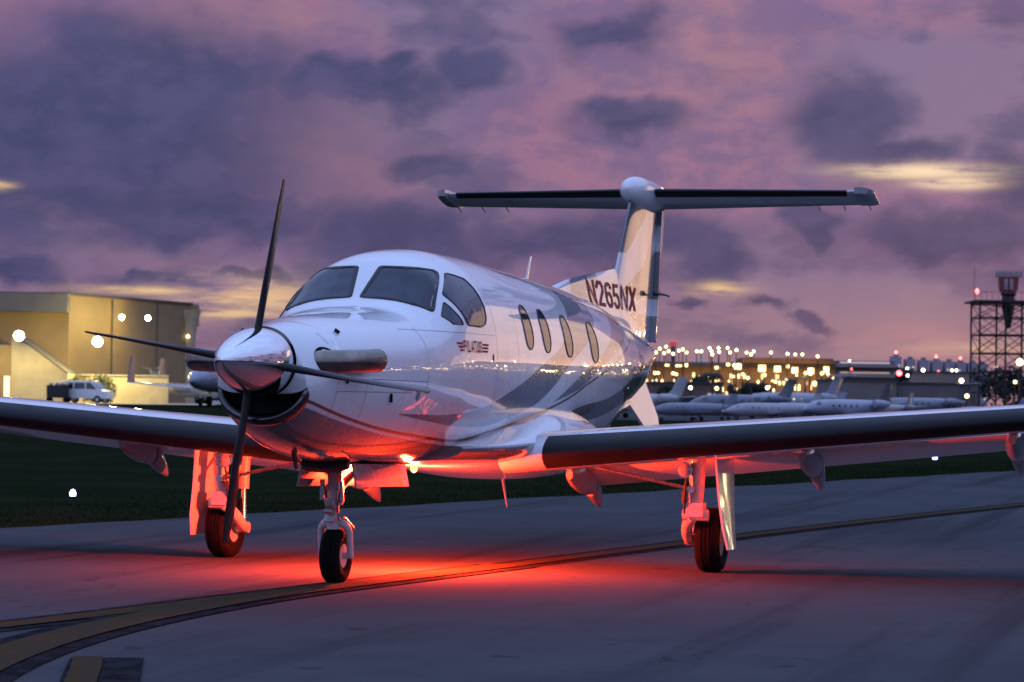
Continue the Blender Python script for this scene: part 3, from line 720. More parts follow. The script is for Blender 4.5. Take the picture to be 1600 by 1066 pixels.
for i in range(41):
    x = -6.3-5.0*i/40; zt = dtop(x); zb = FZ[0](x)-.16; h = zt-zb; tp = 1-sm(-x, 8.6, 11.2); bw = (.07+.11*sm(h, .1, .5))*tp; ring = []
    for k in range(13):
        t_ = k/12; zz = zb+h*t_; yy = bw*(1-t_)**2.2*.9+.045*(.05+.95*tp)*math.sqrt(max(0, 1-t_**6)); ring.append((x, yy, zz))
    rr.append(ring+[(a, -b, c) for a, b, c in reversed(ring[:-1])])
df.loft(rr); df.build('dorsal_fin', FINPAINT, fin_o, smooth=60)
bu = MB(); rr = []
for i in range(30):
    t_ = i/29; x = -10.02-2.35*t_; r_ = .178*min(1, math.sqrt(max(0, 1-(1-t_/.28)**2)) if t_ < .28 else 1)*(1 if t_ < .45 else math.cos(math.pi*.5*(t_-.45)/.56)**.8)+.006
    zc_ = 3.86-.02*t_
    rr.append([(x, .92*r_*math.cos(2*math.pi*k/32), zc_+1.0*r_*math.sin(2*math.pi*k/32)) for k in range(32)])
bu.loft(rr); bu.build('tail_bullet', WHITE, fin_o, smooth=70)
bc = MB().lathe([(0, .034), (.03, .034), (.06, .026), (.075, .002)], 16, 'Z', (-11.9, 0, 3.945)); bc.build('tail_beacon', mat('tail_beacon_lens', (.8, .1, .06), .2, emit=(1, .30, .22), strength=9), fin_o)
for s in (1, -1):
    def srow(y, c0, c1, n_=15):
        k = (y-.1)/2.5; le = -10.72-.46*k; ch = .98-.32*k; z = 3.885+.010*k; up, dn = [], []
        for i in range(n_):
            c_ = c0+(c1-c0)*(.5*(1-math.cos(math.pi*i/(n_-1)))); a, b = aero(c_, .115); a -= .022*4*c_*(1-c_)*1.0; b -= .022*4*c_*(1-c_)
            up.append((le-c_*ch, y*s, z+a*ch-.15*c_*ch)); dn.append((le-c_*ch, y*s, z+b*ch-.15*c_*ch))
        return up+dn[::-1]
    st = MB().loft([srow(.1+2.38*i/16, 0, 1) for i in range(17)]); sto = st.build('horizontal_stabilizer', mat('stabilizer_grey', (.42, .43, .46), .3, coat=.6, vary=.05), plane, smooth=50)
    bb = MB(); rr = []
    for i in range(17):
        y = .17+2.16*i/16; k = (y-.1)/2.5; le = -10.72-.46*k; ch = .98-.32*k; z = 3.885+.010*k; pts = []
        for j in range(17):
            q = -1+2*j/16; c_ = .12*q*q; a, b_ = aero(c_, .115); m_ = .022*4*c_*(1-c_); zz = (a-m_) if q > 0 else (b_-m_)
            pts.append((le-c_*ch+.004*(1-abs(q)), y*s, z+zz*ch+.003*q-.15*c_*ch))
        rr.append(pts)
    bb.loft(rr, close=False, cap0=False, cap1=False); bb.build('deice_boot', BOOT, sto, smooth=60)
    # elevator horn at the tip
    hn = MB(); rr = []
    for i in range(9):
        t_ = i/8; y = 2.43+.19*t_; le = -11.02-.30*t_**2; ch = .84-.30*t_**2; th = .062*math.sqrt(max(.02, 1-t_**4))
        rr.append([(le-ch*c_, y*s, 3.895-.10*c_+th*(math.sin(math.pi*min(1, c_*.9+.1))**.6)*sg+(.012 if sg > 0 else 0)) for c_, sg in [(j/8, 1) for j in range(9)]+[(j/8, -1) for j in range(8, -1, -1)]])
    hn.loft(rr); hn.build('elevator_horn', GREYP, sto, smooth=50)
    for y in (1.9, 2.2, 2.5): MB().tube([(-11.78, y*s, 3.80), (-11.98, y*s, 3.74)], .006, 6).build('static_wick', RUBBER, sto)
    # ventral strake under the rear fuselage
    MB().plate([(-9.3, .22*s, 1.42), (-10.45, .14*s, 1.68), (-10.6, .26*s, 1.28), (-10.45, .33*s, 1.0), (-10.1, .34*s, .99)], .03, (0, 1, .3*s)).build('ventral_strake', WHITE, plane, smooth=30)

# ---- aerials
def spike(name, x, z, h, back, w_=.05, down=False, m_=WHITE):
    k = -1 if down else 1; b = MB(); rr = []
    for i in range(6):
        t_ = i/5; c_ = w_*(1-.55*t_); rr.append([(x-back*t_+c_*math.cos(a), .010*(1-.5*t_)*math.sin(a), z+k*h*t_) for a in [2*math.pi*q/12 for q in range(12)]])
    b.loft(rr); return b.build(name, m_, plane, smooth=50)
spike('blade_antenna', -5.62, 2.56, .30, .20, .075); spike('belly_antenna', -4.85, .80, .36, .22, .06, True)
for x in (-3.22, -3.42, -4.22): spike('roof_antenna', x, FZ[0](x)-.01, .055, .02, .03)
spike('small_belly_antenna', .95, 1.04, .12, .06, .06, True, RUBBER); spike('pitot_fairing', -1.1, .95, .10, .03, .10, True, GREYP)

# ---- lettering on the left side
GLYPH = {'P': ['0,0 0,1 .42,1 .6,.88 .6,.60 .42,.48 0,.48'], 'I': ['.1,0 .1,1'], 'L': ['0,1 0,0 .55,0'], 'A': ['0,0 .32,1 .64,0', '.13,.30 .51,.30'], 'T': ['0,1 .66,1', '.33,1 .33,0'], 'U': ['0,1 0,.18 .16,0 .46,0 .62,.18 .62,1'],
         'S': ['.6,.84 .46,1 .16,1 0,.86 0,.66 .14,.54 .46,.46 .6,.34 .6,.16 .44,0 .14,0 0,.16'], 'N': ['0,0 0,1 .62,0 .62,1'], '2': ['0,.80 .14,1 .46,1 .6,.84 .6,.62 0,0 .62,0'], '6': ['.58,.86 .44,1 .16,1 0,.84 0,.16 .16,0 .44,0 .6,.16 .6,.40 .44,.56 .16,.56 0,.42'],
         '5': ['.58,1 .06,1 .02,.56 .40,.58 .6,.42 .6,.16 .44,0 .14,0 0,.14'], 'X': ['0,0 .62,1', '0,1 .62,0']}
def lettering(text, x_of, z_of, bvh, m_, parent, bold=.17, gap=.30):
    """block letters painted on the skin: thick strokes laid on the surface"""
    strokes = []; cx = 0.0
    for ch in text:
        w_ = .2 if ch == 'I' else .63
        for st_ in GLYPH[ch]: strokes.append([(cx+float(a), float(b)) for a, b in [q.split(',') for q in st_.split()]])
        cx += w_+gap
    tot = cx-gap; b = MB(); lift = 0
    for st_ in strokes:
        L_ = []
        for i in range(len(st_)):                            # mitred outline of the stroke
            p = Vector(st_[i]); d0 = (p-Vector(st_[i-1])).normalized() if i else None; d1 = (Vector(st_[i+1])-p).normalized() if i < len(st_)-1 else None
            d = ((d0 or d1)+(d1 or d0)).normalized(); n_ = Vector((-d.y, d.x)); k = bold/2/max(.45, n_.dot(Vector((-(d1 or d0).y, (d1 or d0).x))))
            ext = Vector((0, 0))
            if d0 is None: ext = -d1*bold*.5*(1 if abs(d1.x) < .9 else .3)
            if d1 is None: ext = d0*bold*.5*(1 if abs(d0.x) < .9 else .3)
            L_.append((p+n_*k+ext, p-n_*k+ext))
        lift += .00025; rows = []
        for (a0, a1), (b0, b1) in zip(L_[:-1], L_[1:]):
            for q in range(10): rows.append((a0.lerp(b0, q/10), a1.lerp(b1, q/10)))
        rows.append(L_[-1]); o = len(b.v)
        for r_ in rows:
            for pt in r_:
                u_, w_ = pt.x/tot, pt.y; x, z = x_of(u_, w_), z_of(u_, w_); h = None
                for q in bvh:
                    hit_ = q.ray_cast(Vector((x, 2, z)), Vector((0, -1, 0)))[0]
                    if hit_ and (h is None or hit_.y > h.y): h = hit_
                b.v.append((x, (h.y if h else .1)+.006+lift, z))
        b.f += [(o+2*i, o+2*i+1, o+2*i+3, o+2*i+2) for i in range(len(rows)-1)]
    return b.build('lettering', m_, parent, smooth=0)
lettering('PILATUS', lambda u, w: -.765-.425*u, lambda u, w: 1.838+.078*w, [FBVH], LETTER, plane, .19, .34)
for k in range(3):
    z = 1.905-.027*k
    for xa, xb in ((-.625-.028*k, -.745), (-1.225, -1.375+.012*k)):
        P = [sidept(xa, z), sidept(xb, z), sidept(xb, z-.016), sidept(xa-(.012 if xa > -1 else 0), z-.016)]
        MB().add([p+Vector((0, .004, 0)) for p in P], [(0, 1, 2, 3)]).build('emblem_bar', LETTER, plane, smooth=0)
DB = BVHTree.FromPolygons([Vector(v) for v in df.v], df.f); VB = BVHTree.FromPolygons([Vector(v) for v in fin.v], fin.f)
lettering('N265NX', lambda u, w: -8.02-2.26*u, lambda u, w: 2.495+.235*w, [FBVH, DB, VB], LETTER, fin_o, .17, .34)

# ---- landing gear
def wheel(parent, c, r_, w_, rim_r):
    t_ = MB(); pr = [(-w_*.40, rim_r), (-w_*.46, rim_r+.25*(r_-rim_r)), (-w_*.5, rim_r+.55*(r_-rim_r)), (-w_*.44, r_-.028), (-w_*.32, r_-.008), (-w_*.18, r_)]
    gro = [(-w_*.17, r_-.008), (-w_*.14, r_-.008), (-w_*.13, r_), (-w_*.02, r_), (-w_*.015, r_-.008)]
    half = pr+gro; full = half+[(-a, b) for a, b in reversed(half)]
    t_.lathe(full+[(w_*.3, rim_r-.01), (-w_*.3, rim_r-.01), full[0]], 48, 'Y', c, cap=False); t_.build('tyre', TYRE, parent, smooth=40)
    q = MB(); q.lathe([(-w_*.38, rim_r), (-w_*.36, rim_r-.015), (-w_*.18, rim_r-.03), (-w_*.16, .05), (-w_*.34, .045), (-w_*.35, .02), (w_*.35, .02), (w_*.34, .045), (w_*.16, .05), (w_*.18, rim_r-.03), (w_*.36, rim_r-.015), (w_*.38, rim_r)], 32, 'Y', c)
    for k in range(8):
        a = 2*math.pi*k/8
        for sd in (-1, 1): q.lathe([(sd*w_*.16, .012), (sd*w_*.27, .011)], 8, 'Y', (c[0]+.085*math.cos(a), c[1], c[2]+.085*math.sin(a)))
    q.build('wheel_rim', GEARW, parent, smooth=40)
for s in (1, -1):
    GX, GY = -3.24, 2.23; y = GY*s+.09
    g_ = MB()
    g_.tube([(-2.93, ((GY-.07)*s+.09), 1.02), (-2.93, ((GY-.07)*s+.09), .80), (-2.94, ((GY-.08)*s+.09), .60), (-2.94, ((GY-.08)*s+.09), .50)], [.075, .068, .060, .058], 18)
    g_.box((-2.94, ((GY-.08)*s+.09), .545), (.16, .15, .12)); g_.lathe([(-.11, .05), (.11, .05)], 16, 'Y', (-2.93, ((GY-.08)*s+.09), .50))
    leg = g_.build('main_gear_leg', GEARW, plane, smooth=40)
    tl = MB(); pth = catmull([(-2.92, ((GY-.10)*s+.09), .49), (-2.98, ((GY-.15)*s+.09), .44), (-3.08, ((GY-.185)*s+.09), .36), (-3.18, ((GY-.19)*s+.09), .29), (-3.26, ((GY-.17)*s+.09), .27)], 5, False)
    tl.tube(pth, [.052-.010*i/(len(pth)-1) for i in range(len(pth))], 14); tl.lathe([(-.06, .05), (.05, .05)], 16, 'Y', (GX-.01, ((GY-.17)*s+.09), .275)); tl.lathe([(-.2, .022), (.1, .022)], 12, 'Y', (GX, y, .275))
    tl.build('trailing_link', GEARW, leg, smooth=40)
    MB().tube([(-3.30, ((GY-.16)*s+.09), .98), (-3.27, ((GY-.16)*s+.09), .62)], .048, 14).build('shock_absorber', GEARW, leg)
    MB().tube([(-3.272, ((GY-.16)*s+.09), .64), (-3.235, ((GY-.175)*s+.09), .34)], .024, 12).build('shock_piston', STEEL, leg)
    MB().tube([(-2.86, ((GY-.10)*s+.09), .72), (-2.80, ((GY-.95)*s+.09), .90)], [.014, .016], 8).build('side_brace', STEEL, leg)
    MB().lathe([(-.04, .030), (.04, .030)], 12, 'X', (-2.85, ((GY-.10)*s+.09), .72)).build('brace_joint', STEEL, leg)
    hs = MB(); hs.tube(catmull([(-2.86, ((GY-.10)*s+.09), .93), (-2.84, ((GY-.15)*s+.09), .78), (-2.85, ((GY-.16)*s+.09), .62), (-2.90, ((GY-.17)*s+.09), .50), (-3.10, ((GY-.21)*s+.09), .34)], 5, False), .010, 8); hs.tube([(-2.86, ((GY-.165)*s+.09), .70), (-2.86, ((GY-.165)*s+.09), .60)], .022, 10); hs.build('brake_hose', RUBBER, leg)
    ll = MB().lathe([(-.07, .03), (-.05, .055), (0, .066), (.012, .068), (.012, .060)], 24, 'X', (-2.80, ((GY-.15)*s+.09), .885)); lo = ll.build('landing_light', STEEL, leg)
    MB().lathe([(0, .06), (.012, .045), (.018, .001)], 24, 'X', (-2.79, ((GY-.15)*s+.09), .885)).build('light_lens', mat('lamp_glass', (.35, .35, .37), .06, spec=.8, coat=1, vary=.1), lo)
    dr = MB(); rr = []
    for i in range(9):
        t_ = i/8; z = .98-.77*t_; fx, bx_ = -2.78-.06*t_+(-.20*max(0, t_-.75)*4*.4), -3.62+.32*t_; yo = (GY+.125+.085*t_-.01*math.sin(math.pi*t_))*s+.09; row = []
        for k in range(7): q = k/6; row.append((fx+(bx_-fx)*q, yo+.012*math.sin(math.pi*q)*s, z))
        rr.append(row+[(a, b-.018*s, c) for a, b, c in reversed(row)])
    dr.loft(rr); dr.build('gear_door', WHITE, leg, smooth=40)
    wheel(leg, (GX, y, .275), .278, .225, .135)
    MB().lathe([(-.10, .10), (-.03, .11)], 24, 'Y', (GX, ((GY-.02)*s+.09), .275)).build('brake_disc', STEEL, leg)
# nose gear
NX, NY = -.34, -.11
ng = MB()
ng.tube([(NX+.02, NY, 1.0), (NX+.02, NY, .80), (NX+.03, NY, .66)], [.060, .058, .055], 18); ng.tube([(NX+.03, NY, .68), (NX+.04, NY, .50)], [.042, .040], 16)
ng.lathe([(.74, .072), (.78, .072)], 18, 'Z', (NX+.02, NY, 0)); ng.lathe([(.62, .066), (.67, .070)], 18, 'Z', (NX+.03, NY, 0))
nose = ng.build('nose_gear_leg', GEARW, plane, smooth=40)
fk = MB(); fk.lathe([(.43, .052), (.52, .056)], 18, 'Z', (NX+.04, NY, 0))
for s in (1, -1): fk.tube(catmull([(NX+.04, NY+.03*s, .485), (NX+.03, NY+.085*s, .465), (NX+.0, NY+.115*s, .40), (NX-.03, NY+.118*s, .22)], 4, False), [.034, .034, .034, .033, .032, .031, .03, .029, .028, .027, .026, .026, .026], 10)
fk.lathe([(-.135, .026), (.135, .026)], 12, 'Y', (NX-.03, NY, .222)); fk.build('wheel_fork', GEARW, nose, smooth=40)
for a, b in (((NX+.085, NY, .66), (NX+.15, NY, .58)), ((NX+.15, NY, .58), (NX+.09, NY, .50))): MB().box(((a[0]+b[0])/2, NY, (a[2]+b[2])/2), (.022, .085, .125), M=Matrix.Rotation(R(38 if a[2] > .6 else -38), 3, 'Y')).build('torque_link', GEARW, nose, bevel=.006)
MB().lathe([(-.03, .03), (.03, .03)], 10, 'Y', (NX+.15, NY, .58)).build('link_pin', STEEL, nose)
MB().tube([(NX-.02, NY+.07, .52), (NX-.16, NY+.10, .43)], .010, 8).build('tow_arm', STEEL, nose)
MB().tube([(NX-.05, NY, .72), (NX-.75, NY, .93)], [.025, .028], 10).build('drag_brace', GEARW, nose)
ac = MB(); ac.tube([(NX+.10, NY+.075, .80), (NX+.09, NY+.08, .64)], .020, 10); ac.tube([(NX+.10, NY-.075, .82), (NX+.09, NY-.08, .66)], .020, 10); ac.tube(catmull([(NX+.09, NY+.05, .90), (NX+.12, NY+.07, .75), (NX+.10, NY+.05, .60), (NX+.08, NY+.06, .50)], 4, False), .008, 6); ac.build('steering_cylinders', STEEL, nose)
wheel(nose, (NX-.03, NY, .222), .224, .165, .095)
# nose gear doors: two long ones and a short one ahead of the leg
for s in (1, -1):
    MB().plate([(.20, .20*s, .955), (-1.14, .20*s, .925), (-1.14, .235*s, .745), (.20, .235*s, .775)], .016, (0, 1, 0)).build('nose_gear_door', PAINT, plane, smooth=0, bevel=.004)
    MB().tube([(-.8, .20*s, .80), (-.8, .06*s, .93)], .010, 8).build('door_link', STEEL, plane)
fd = MB(); rr = []
for i in range(9):
    q = -1+2*i/8; yy = .185*q; rr.append([(.25+.03*(1-q*q), yy, .985), (.29+.03*(1-q*q), yy, .95-.03*(1-abs(q)**4)), (.25, yy, .885+.03*abs(q)**4), (.20, yy, .89+.03*abs(q)**4), (.19, yy, .97)])
fd.loft(rr); fd.build('forward_gear_door', RUBBER, plane, smooth=50)
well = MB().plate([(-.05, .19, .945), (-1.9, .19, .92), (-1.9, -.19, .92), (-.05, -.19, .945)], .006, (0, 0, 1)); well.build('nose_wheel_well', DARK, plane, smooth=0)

# ---- red anti-collision beacon under the belly
bx0 = Vector((-2.05, 0, .80))
be = MB().lathe([(.10, .034), (.075, .034), (.055, .030), (.042, .020), (.034, .002)], 24, 'Z', (bx0.x, 0, bx0.z)); beacon = be.build('belly_beacon', mat('beacon_red_lens', (.8, .05, .03), .1, coat=1, emit=(1.0, .16, .04), strength=7), plane)
ld = bpy.data.lights.new('beacon_light', 'POINT'); ld.energy = 1800; ld.color = (1.0, .045, .014); ld.shadow_soft_size = .03
lo = bpy.data.objects.new('beacon_light', ld); COL.objects.link(lo); lo.location = (bx0.x, 0, bx0.z-.035); lo.parent = beacon
# ------------------------------------------------------------------ background: things stand on the field by bearing and distance
def root_at(name, px, d, label, cat, group=None, rot=0.0, z=None):
    o = empty(name, spot(px, d, z), BG_RZ+R(rot)); return tag(o, label, cat, group)
ORD = ['first', 'second', 'third', 'fourth', 'fifth', 'sixth', 'seventh', 'eighth', 'ninth', 'tenth', 'eleventh', 'twelfth', 'thirteenth', 'fourteenth', 'fifteenth', 'sixteenth', 'seventeenth', 'eighteenth', 'nineteenth', 'twentieth',
       'twenty-first', 'twenty-second', 'twenty-third', 'twenty-fourth', 'twenty-fifth', 'twenty-sixth', 'twenty-seventh', 'twenty-eighth', 'twenty-ninth']
TAN = mat('hangar_tan_cladding', (.235, .165, .085), .7, vary=.10, scale=.6, bump=.2, bump_scale=3)
CREAM = mat('cream_render', (.36, .31, .22), .75, vary=.10, scale=.8)
FASC = mat('grey_fascia', (.085, .085, .10), .6, vary=.10, scale=.7)
CONC = mat('concrete', (.26, .26, .27), .8, vary=.15, scale=.5)
DKMET = mat('dark_metal', (.03, .03, .035), .5, .6, vary=.2, scale=2)
WALLG = mat('grey_brown_wall', (.17, .145, .14), .8, vary=.15, scale=.3)
ROOFD = mat('dark_roof', (.05, .045, .05), .8, vary=.2, scale=.4)
CARG = mat('vehicle_glass', (.012, .014, .02), .08, coat=1, vary=.1)
def lampmat(name, c, s): return mat(name, (.8, .8, .8), .4, emit=c, strength=s)
L_WARM = lampmat('lamp_warm', (1.0, .70, .26), 8); L_WHITE = lampmat('lamp_white', (1.0, .86, .52), 9); L_AMB = lampmat('window_amber', (1.0, .50, .11), 1.9); L_AMB2 = lampmat('window_bright_amber', (1.0, .66, .24), 3.6)
L_RED = lampmat('lamp_red', (1.0, .10, .08), 7); L_FLOOD = lampmat('flood_lens', (1.0, .88, .45), 30); L_BLUE = lampmat('lamp_taxi_blue', (.34, .42, 1.0), 7); L_DIM = lampmat('window_dim', (1.0, .62, .30), .30); L_COOL = lampmat('window_cool', (.95, .85, .66), 1.1)

# parking aprons and hangar forecourt: pale concrete sheets
def sheet(name, corners, m_, dz):
    b = MB(); b.add([(p.x, p.y, p.z+dz) for p in [spot(px, d) for px, d in corners]], [tuple(range(len(corners)))]); return struct(b.build(name, m_, smooth=0))
sheet('hangar_forecourt', [(-250, 225), (330, 225), (400, 420), (-250, 420)], CONC, .02)
sheet('parking_apron', [(960, 212), (2600, 190), (2600, 460), (700, 460)], mat('worn_apron', (.075, .075, .08), .85, spec=0, vary=.3, scale=.2), .02)

# ---- hangar
hg = root_at('hangar', 107, 250, 'big tan hangar with grey fascia and floodlit walls at the left', 'hangar'); HZ = .62
b = MB(); fp = [(-26, 0), (0, 0), (8.7, 23), (4.5, 40), (-26, 40)]
b.add([(x, y, -.3) for x, y in fp]+[(x, y, 9.9) for x, y in fp], [tuple(range(4, -1, -1))]+[(i, (i+1) % 5, (i+1) % 5+5, i+5) for i in range(5)]); b.build('wall', TAN, hg, smooth=0)
MB().add([(x*1.01, y-.25, 9.9) for x, y in fp]+[(x*1.01, y-.25, 10.12) for x, y in fp], [tuple(range(4, -1, -1)), tuple(range(5, 10))]+[(i, (i+1) % 5, (i+1) % 5+5, i+5) for i in range(5)]).build('roof', ROOFD, hg, smooth=0)
MB().box((-12.9, -.75, 9.13), (26, 1.5, 1.75)).build('fascia', FASC, hg, smooth=0, bevel=.03)
wd = Vector((8.7, 23, 0)).normalized(); wn = Vector((wd.y, -wd.x, 0))
MB().box((-9, -.06, 2.4), (9, .12, 4.8)).build('hangar_door', FASC, hg, smooth=0)
for k in range(2): p = wd*(8+9*k)+wn*.1; MB().tube([(p.x, p.y, 0), (p.x, p.y, 9.8)], .07, 8).build('downpipe', FASC, hg)
col_ = MB(); rr = []
pc = Vector((8.7, 23, 0))+wn*.3
for z, r_ in ((-.3, 1.25), (3, 1.25), (6.5, 1.25), (8.2, 1.45), (9.4, 1.8)): rr.append([(pc.x-1.2+r_*math.cos(a), pc.y+r_*math.sin(a), z) for a in [2*math.pi*k/28 for k in range(28)]])
col_.loft(rr); col_.build('round_corner_pier', CREAM, hg, smooth=50)
MB().box((pc.x-.5, pc.y+1, 8.9), (1.2, 3, 2.2)).build('roof_overhang', TAN, hg, smooth=0, bevel=.03)
for x, z in ((pc.x-1.75, 5.05), (pc.x-.55, 6.7)): MB().lathe([(-.12, .02), (-.08, .13), (.06, .15)], 12, 'Y', (x, pc.y-1.35, z)).build('wall_lamp', L_WARM, hg)
l_ = bpy.data.lights.new('pier_lamp', 'POINT'); l_.energy = 1100; l_.color = (1.0, .75, .28); l_.shadow_soft_size = .2
lo = bpy.data.objects.new('pier_lamp', l_); COL.objects.link(lo); lo.parent = hg; lo.location = (pc.x-1.6, pc.y-2.6, 5.6)
lw = root_at('low_wall', 108, 246, 'low cream wall along the foot of the hangar behind the white van', 'wall')
MB().box((4.4, 1.5, 1.2), (9.0, .3, 2.6)).build('wall', CREAM, lw, smooth=0, bevel=.02); MB().box((4.4, 1.45, 2.55), (9.1, .5, .12)).build('coping', CONC, lw, smooth=0)
ax_ = root_at('annex', 18, 243, 'cream lean-to annex with steep roof slope beside the left floodlight', 'building')
ka = 243/FPX; fpz = [(0, height(18, 523, 243)-HZ), (27*ka, height(45, 540, 243)-HZ), (89*ka, height(107, 585, 243)-HZ), (89*ka, -.3), (0, -.3)]
MB().add([(x, 0, z) for x, z in fpz]+[(x, 5, z) for x, z in fpz], [tuple(range(4, -1, -1)), tuple(range(5, 10))]+[(i, (i+1) % 5, (i+1) % 5+5, i+5) for i in range(5)]).build('wall', CREAM, ax_, smooth=0)
MB().add([(x-.02, -.15, z+.03) for x, z in fpz[:3]]+[(x-.02, 5.1, z+.03) for x, z in fpz[:3]]+[(x-.02, -.15, z+.16) for x, z in fpz[:3]]+[(x-.02, 5.1, z+.16) for x, z in fpz[:3]], [(6, 7, 10, 9), (7, 8, 11, 10), (0, 1, 7, 6), (1, 2, 8, 7), (2, 5, 11, 8), (0, 6, 9, 3)]).build('roof', ROOFD, ax_, smooth=0)
MB().box((-.35, -.02, 1.2), (.5, .06, 2.2)).build('lit_doorway', L_AMB, ax_, smooth=0)
MB().box((-1.0, .3, 2.4), (1.9, .3, 5.4)).build('side_wall', TAN, ax_, smooth=0)
FL = [(30, 525, 240, 0, 'brightest floodlight on the annex roof at far left', 2800), (153, 534, 245, 0, 'second brightest floodlight, on the hangar wall above the white van', 5200), (190, 496, 252, 0, 'left one of the two floodlights high on the hangar wall', 1200), (231, 497, 257, 0, 'right one of the two floodlights high on the hangar wall', 1200)]
for px, py, d, r_, lab, en in FL:
    o = root_at('floodlight', px, d, lab, 'floodlight', 'floodlights on the hangar', z=height(px, py, d)); rad_ = .46 if en > 2000 else .26
    MB().lathe([(-.20, rad_), (-.16, rad_*1.05), (.12, rad_*.8), (.22, rad_*.3)], 20, 'Y').build('housing', DKMET, o); MB().lathe([(-.27, .02), (-.25, rad_*.6), (-.21, rad_*.96)], 20, 'Y').build('lens', L_FLOOD, o)
    MB().tube([(0, .15, -.1), (0, 1.6, -.35)], .05, 8).build('bracket', DKMET, o)
    l_ = bpy.data.lights.new('flood_lamp', 'POINT'); l_.energy = en; l_.color = (1.0, .78, .25); l_.shadow_soft_size = .4
    lo = bpy.data.objects.new('flood_lamp', l_); COL.objects.link(lo); lo.parent = o; lo.location = (0, -.8, -.15)

# ---- white van, dark cart, hedge
van = root_at('van', 136, 238, 'white panel van parked by the hangar wall', 'van', rot=-14)
vb = MB(); prof_ = [(-2.25, .42), (-2.28, 1.1), (-2.18, 1.85), (-1.9, 2.0), (.75, 1.98), (1.55, 1.25), (2.15, 1.08), (2.3, .75), (2.28, .42)]
rr = [[(x, yy, z if z < 1.2 else z-abs(yy)*.02) for x, z in prof_] for yy in (-.92, -.88, .88, .92)]; rr[0] = [(x*.985, -.95, .42+(z-.42)*.97) for x, z in prof_]; rr[3] = [(x*.985, .95, .42+(z-.42)*.97) for x, z in prof_]
vb.loft(rr); vb.build('body', mat('van_white', (.70, .70, .68), .35, coat=.6, vary=.06), van, smooth=30)
MB().add([(-1.95, -.965, 1.25), (-.85, -.965, 1.25), (-.85, -.96, 1.78), (-1.9, -.96, 1.78)], [(0, 1, 2, 3)]).build('side_window', CARG, van, smooth=0)
MB().add([(-.7, -.965, 1.25), (.25, -.965, 1.25), (.25, -.96, 1.78), (-.7, -.96, 1.78)], [(0, 1, 2, 3)]).build('side_window', CARG, van, smooth=0); MB().add([(.4, -.965, 1.25), (1.35, -.965, 1.25), (.78, -.96, 1.78), (.4, -.96, 1.78)], [(0, 1, 2, 3)]).build('side_window', CARG, van, smooth=0)
MB().add([(-2.31, -.7, 1.25), (-2.31, .7, 1.25), (-2.25, .66, 1.78), (-2.25, -.66, 1.78)], [(0, 1, 2, 3)]).build('rear_window', CARG, van, smooth=0); MB().add([(.86, -.8, 1.92), (.86, .8, 1.92), (1.58, .82, 1.30), (1.58, -.82, 1.30)], [(0, 1, 2, 3)]).build('windshield', CARG, van, smooth=0)
MB().box((-2.32, 0, .55), (.12, 1.8, .22)).build('rear_bumper', RUBBER, van, bevel=.03)
for x in (-1.4, 1.45):
    for yy in (-.86, .86): w_ = MB().lathe([(-.12, .02), (-.12, .30), (-.10, .34), (.10, .34), (.12, .30), (.12, .02)], 20, 'Y', (x, yy, .34)).build('wheel', TYRE, van); MB().lathe([(-.13, .01), (-.13, .18), (.13, .18), (.13, .01)], 14, 'Y', (x, yy, .34)).build('hub_cap', STEEL, w_)
for yy in (-.8, .8): MB().box((-2.30, yy, 1.0), (.05, .14, .3)).build('tail_lamp', mat('tail_lamp_red', (.4, .02, .02), .3, vary=.1), van, bevel=.01)
ct = root_at('utility_cart', 92, 237, 'dark utility cart loaded with pale bundles left of the white van', 'cart', rot=6)
MB().box((0, 0, .95), (1.9, 1.2, 1.0)).build('body', DKMET, ct, bevel=.05); MB().box((0, 0, 1.48), (2.0, 1.3, .08)).build('top', RUBBER, ct, bevel=.02)
for x in (-.6, -.1, .35, .7): MB().lathe([(0, .16), (.12, .22), (.28, .12), (.32, .02)], 10, 'Z', (x, -.2, 1.52)).build('bundle', mat('pale_sacking', (.42, .38, .30), .9, vary=.2), ct)
for x in (-.7, .7):
    for yy in (-.5, .5): MB().lathe([(-.07, .02), (-.07, .26), (.07, .26), (.07, .02)], 16, 'Y', (x, yy, .26)).build('wheel', TYRE, ct)
def leaf_cloud(name, centre_list, n_, size, m_, parent=None, seed=1):
    b = MB(); rg = random.Random(seed)
    for i in range(n_):
        c, r_ = rg.choice(centre_list); v = Vector((rg.gauss(0, 1), rg.gauss(0, 1), rg.gauss(0, 1))).normalized()*(rg.random()**.4)
        p = Vector((c[0]+v.x*r_[0], c[1]+v.y*r_[1], c[2]+v.z*r_[2])); a = Vector((rg.gauss(0, 1), rg.gauss(0, 1), rg.gauss(0, 1))).normalized()*size*rg.uniform(.6, 1.4); q = a.orthogonal().normalized()*size*.45; k = len(b.v)
        b.v += [tuple(p-a), tuple(p+q), tuple(p+a), tuple(p-q)]; b.f.append((k, k+1, k+2, k+3))
    me = bpy.data.meshes.new(name); me.from_pydata(b.v, [], b.f); me.materials.append(m_); o = bpy.data.objects.new(name, me); COL.objects.link(o)
    if parent: o.parent = parent
    return o
hd = root_at('hedge', 140, 242, 'clipped yellow-green hedge growing behind the white van', 'hedge')
leaf_cloud('foliage', [((-1.4+.55*k, 0, 1.35+.25*math.sin(k*1.7)), (.6, .6, 1.15)) for k in range(7)], 2600, .13, mat('hedge_leaf', (.10, .12, .025), .6, vary=.4, scale=2), hd, 5)
for k in range(4): MB().tube([(-1.2+k*.8, 0, 0), (-1.15+k*.8, .1, 1.0)], [.05, .03], 6).build('stem', mat('bark', (.06, .045, .03), .9, vary=.3), hd)

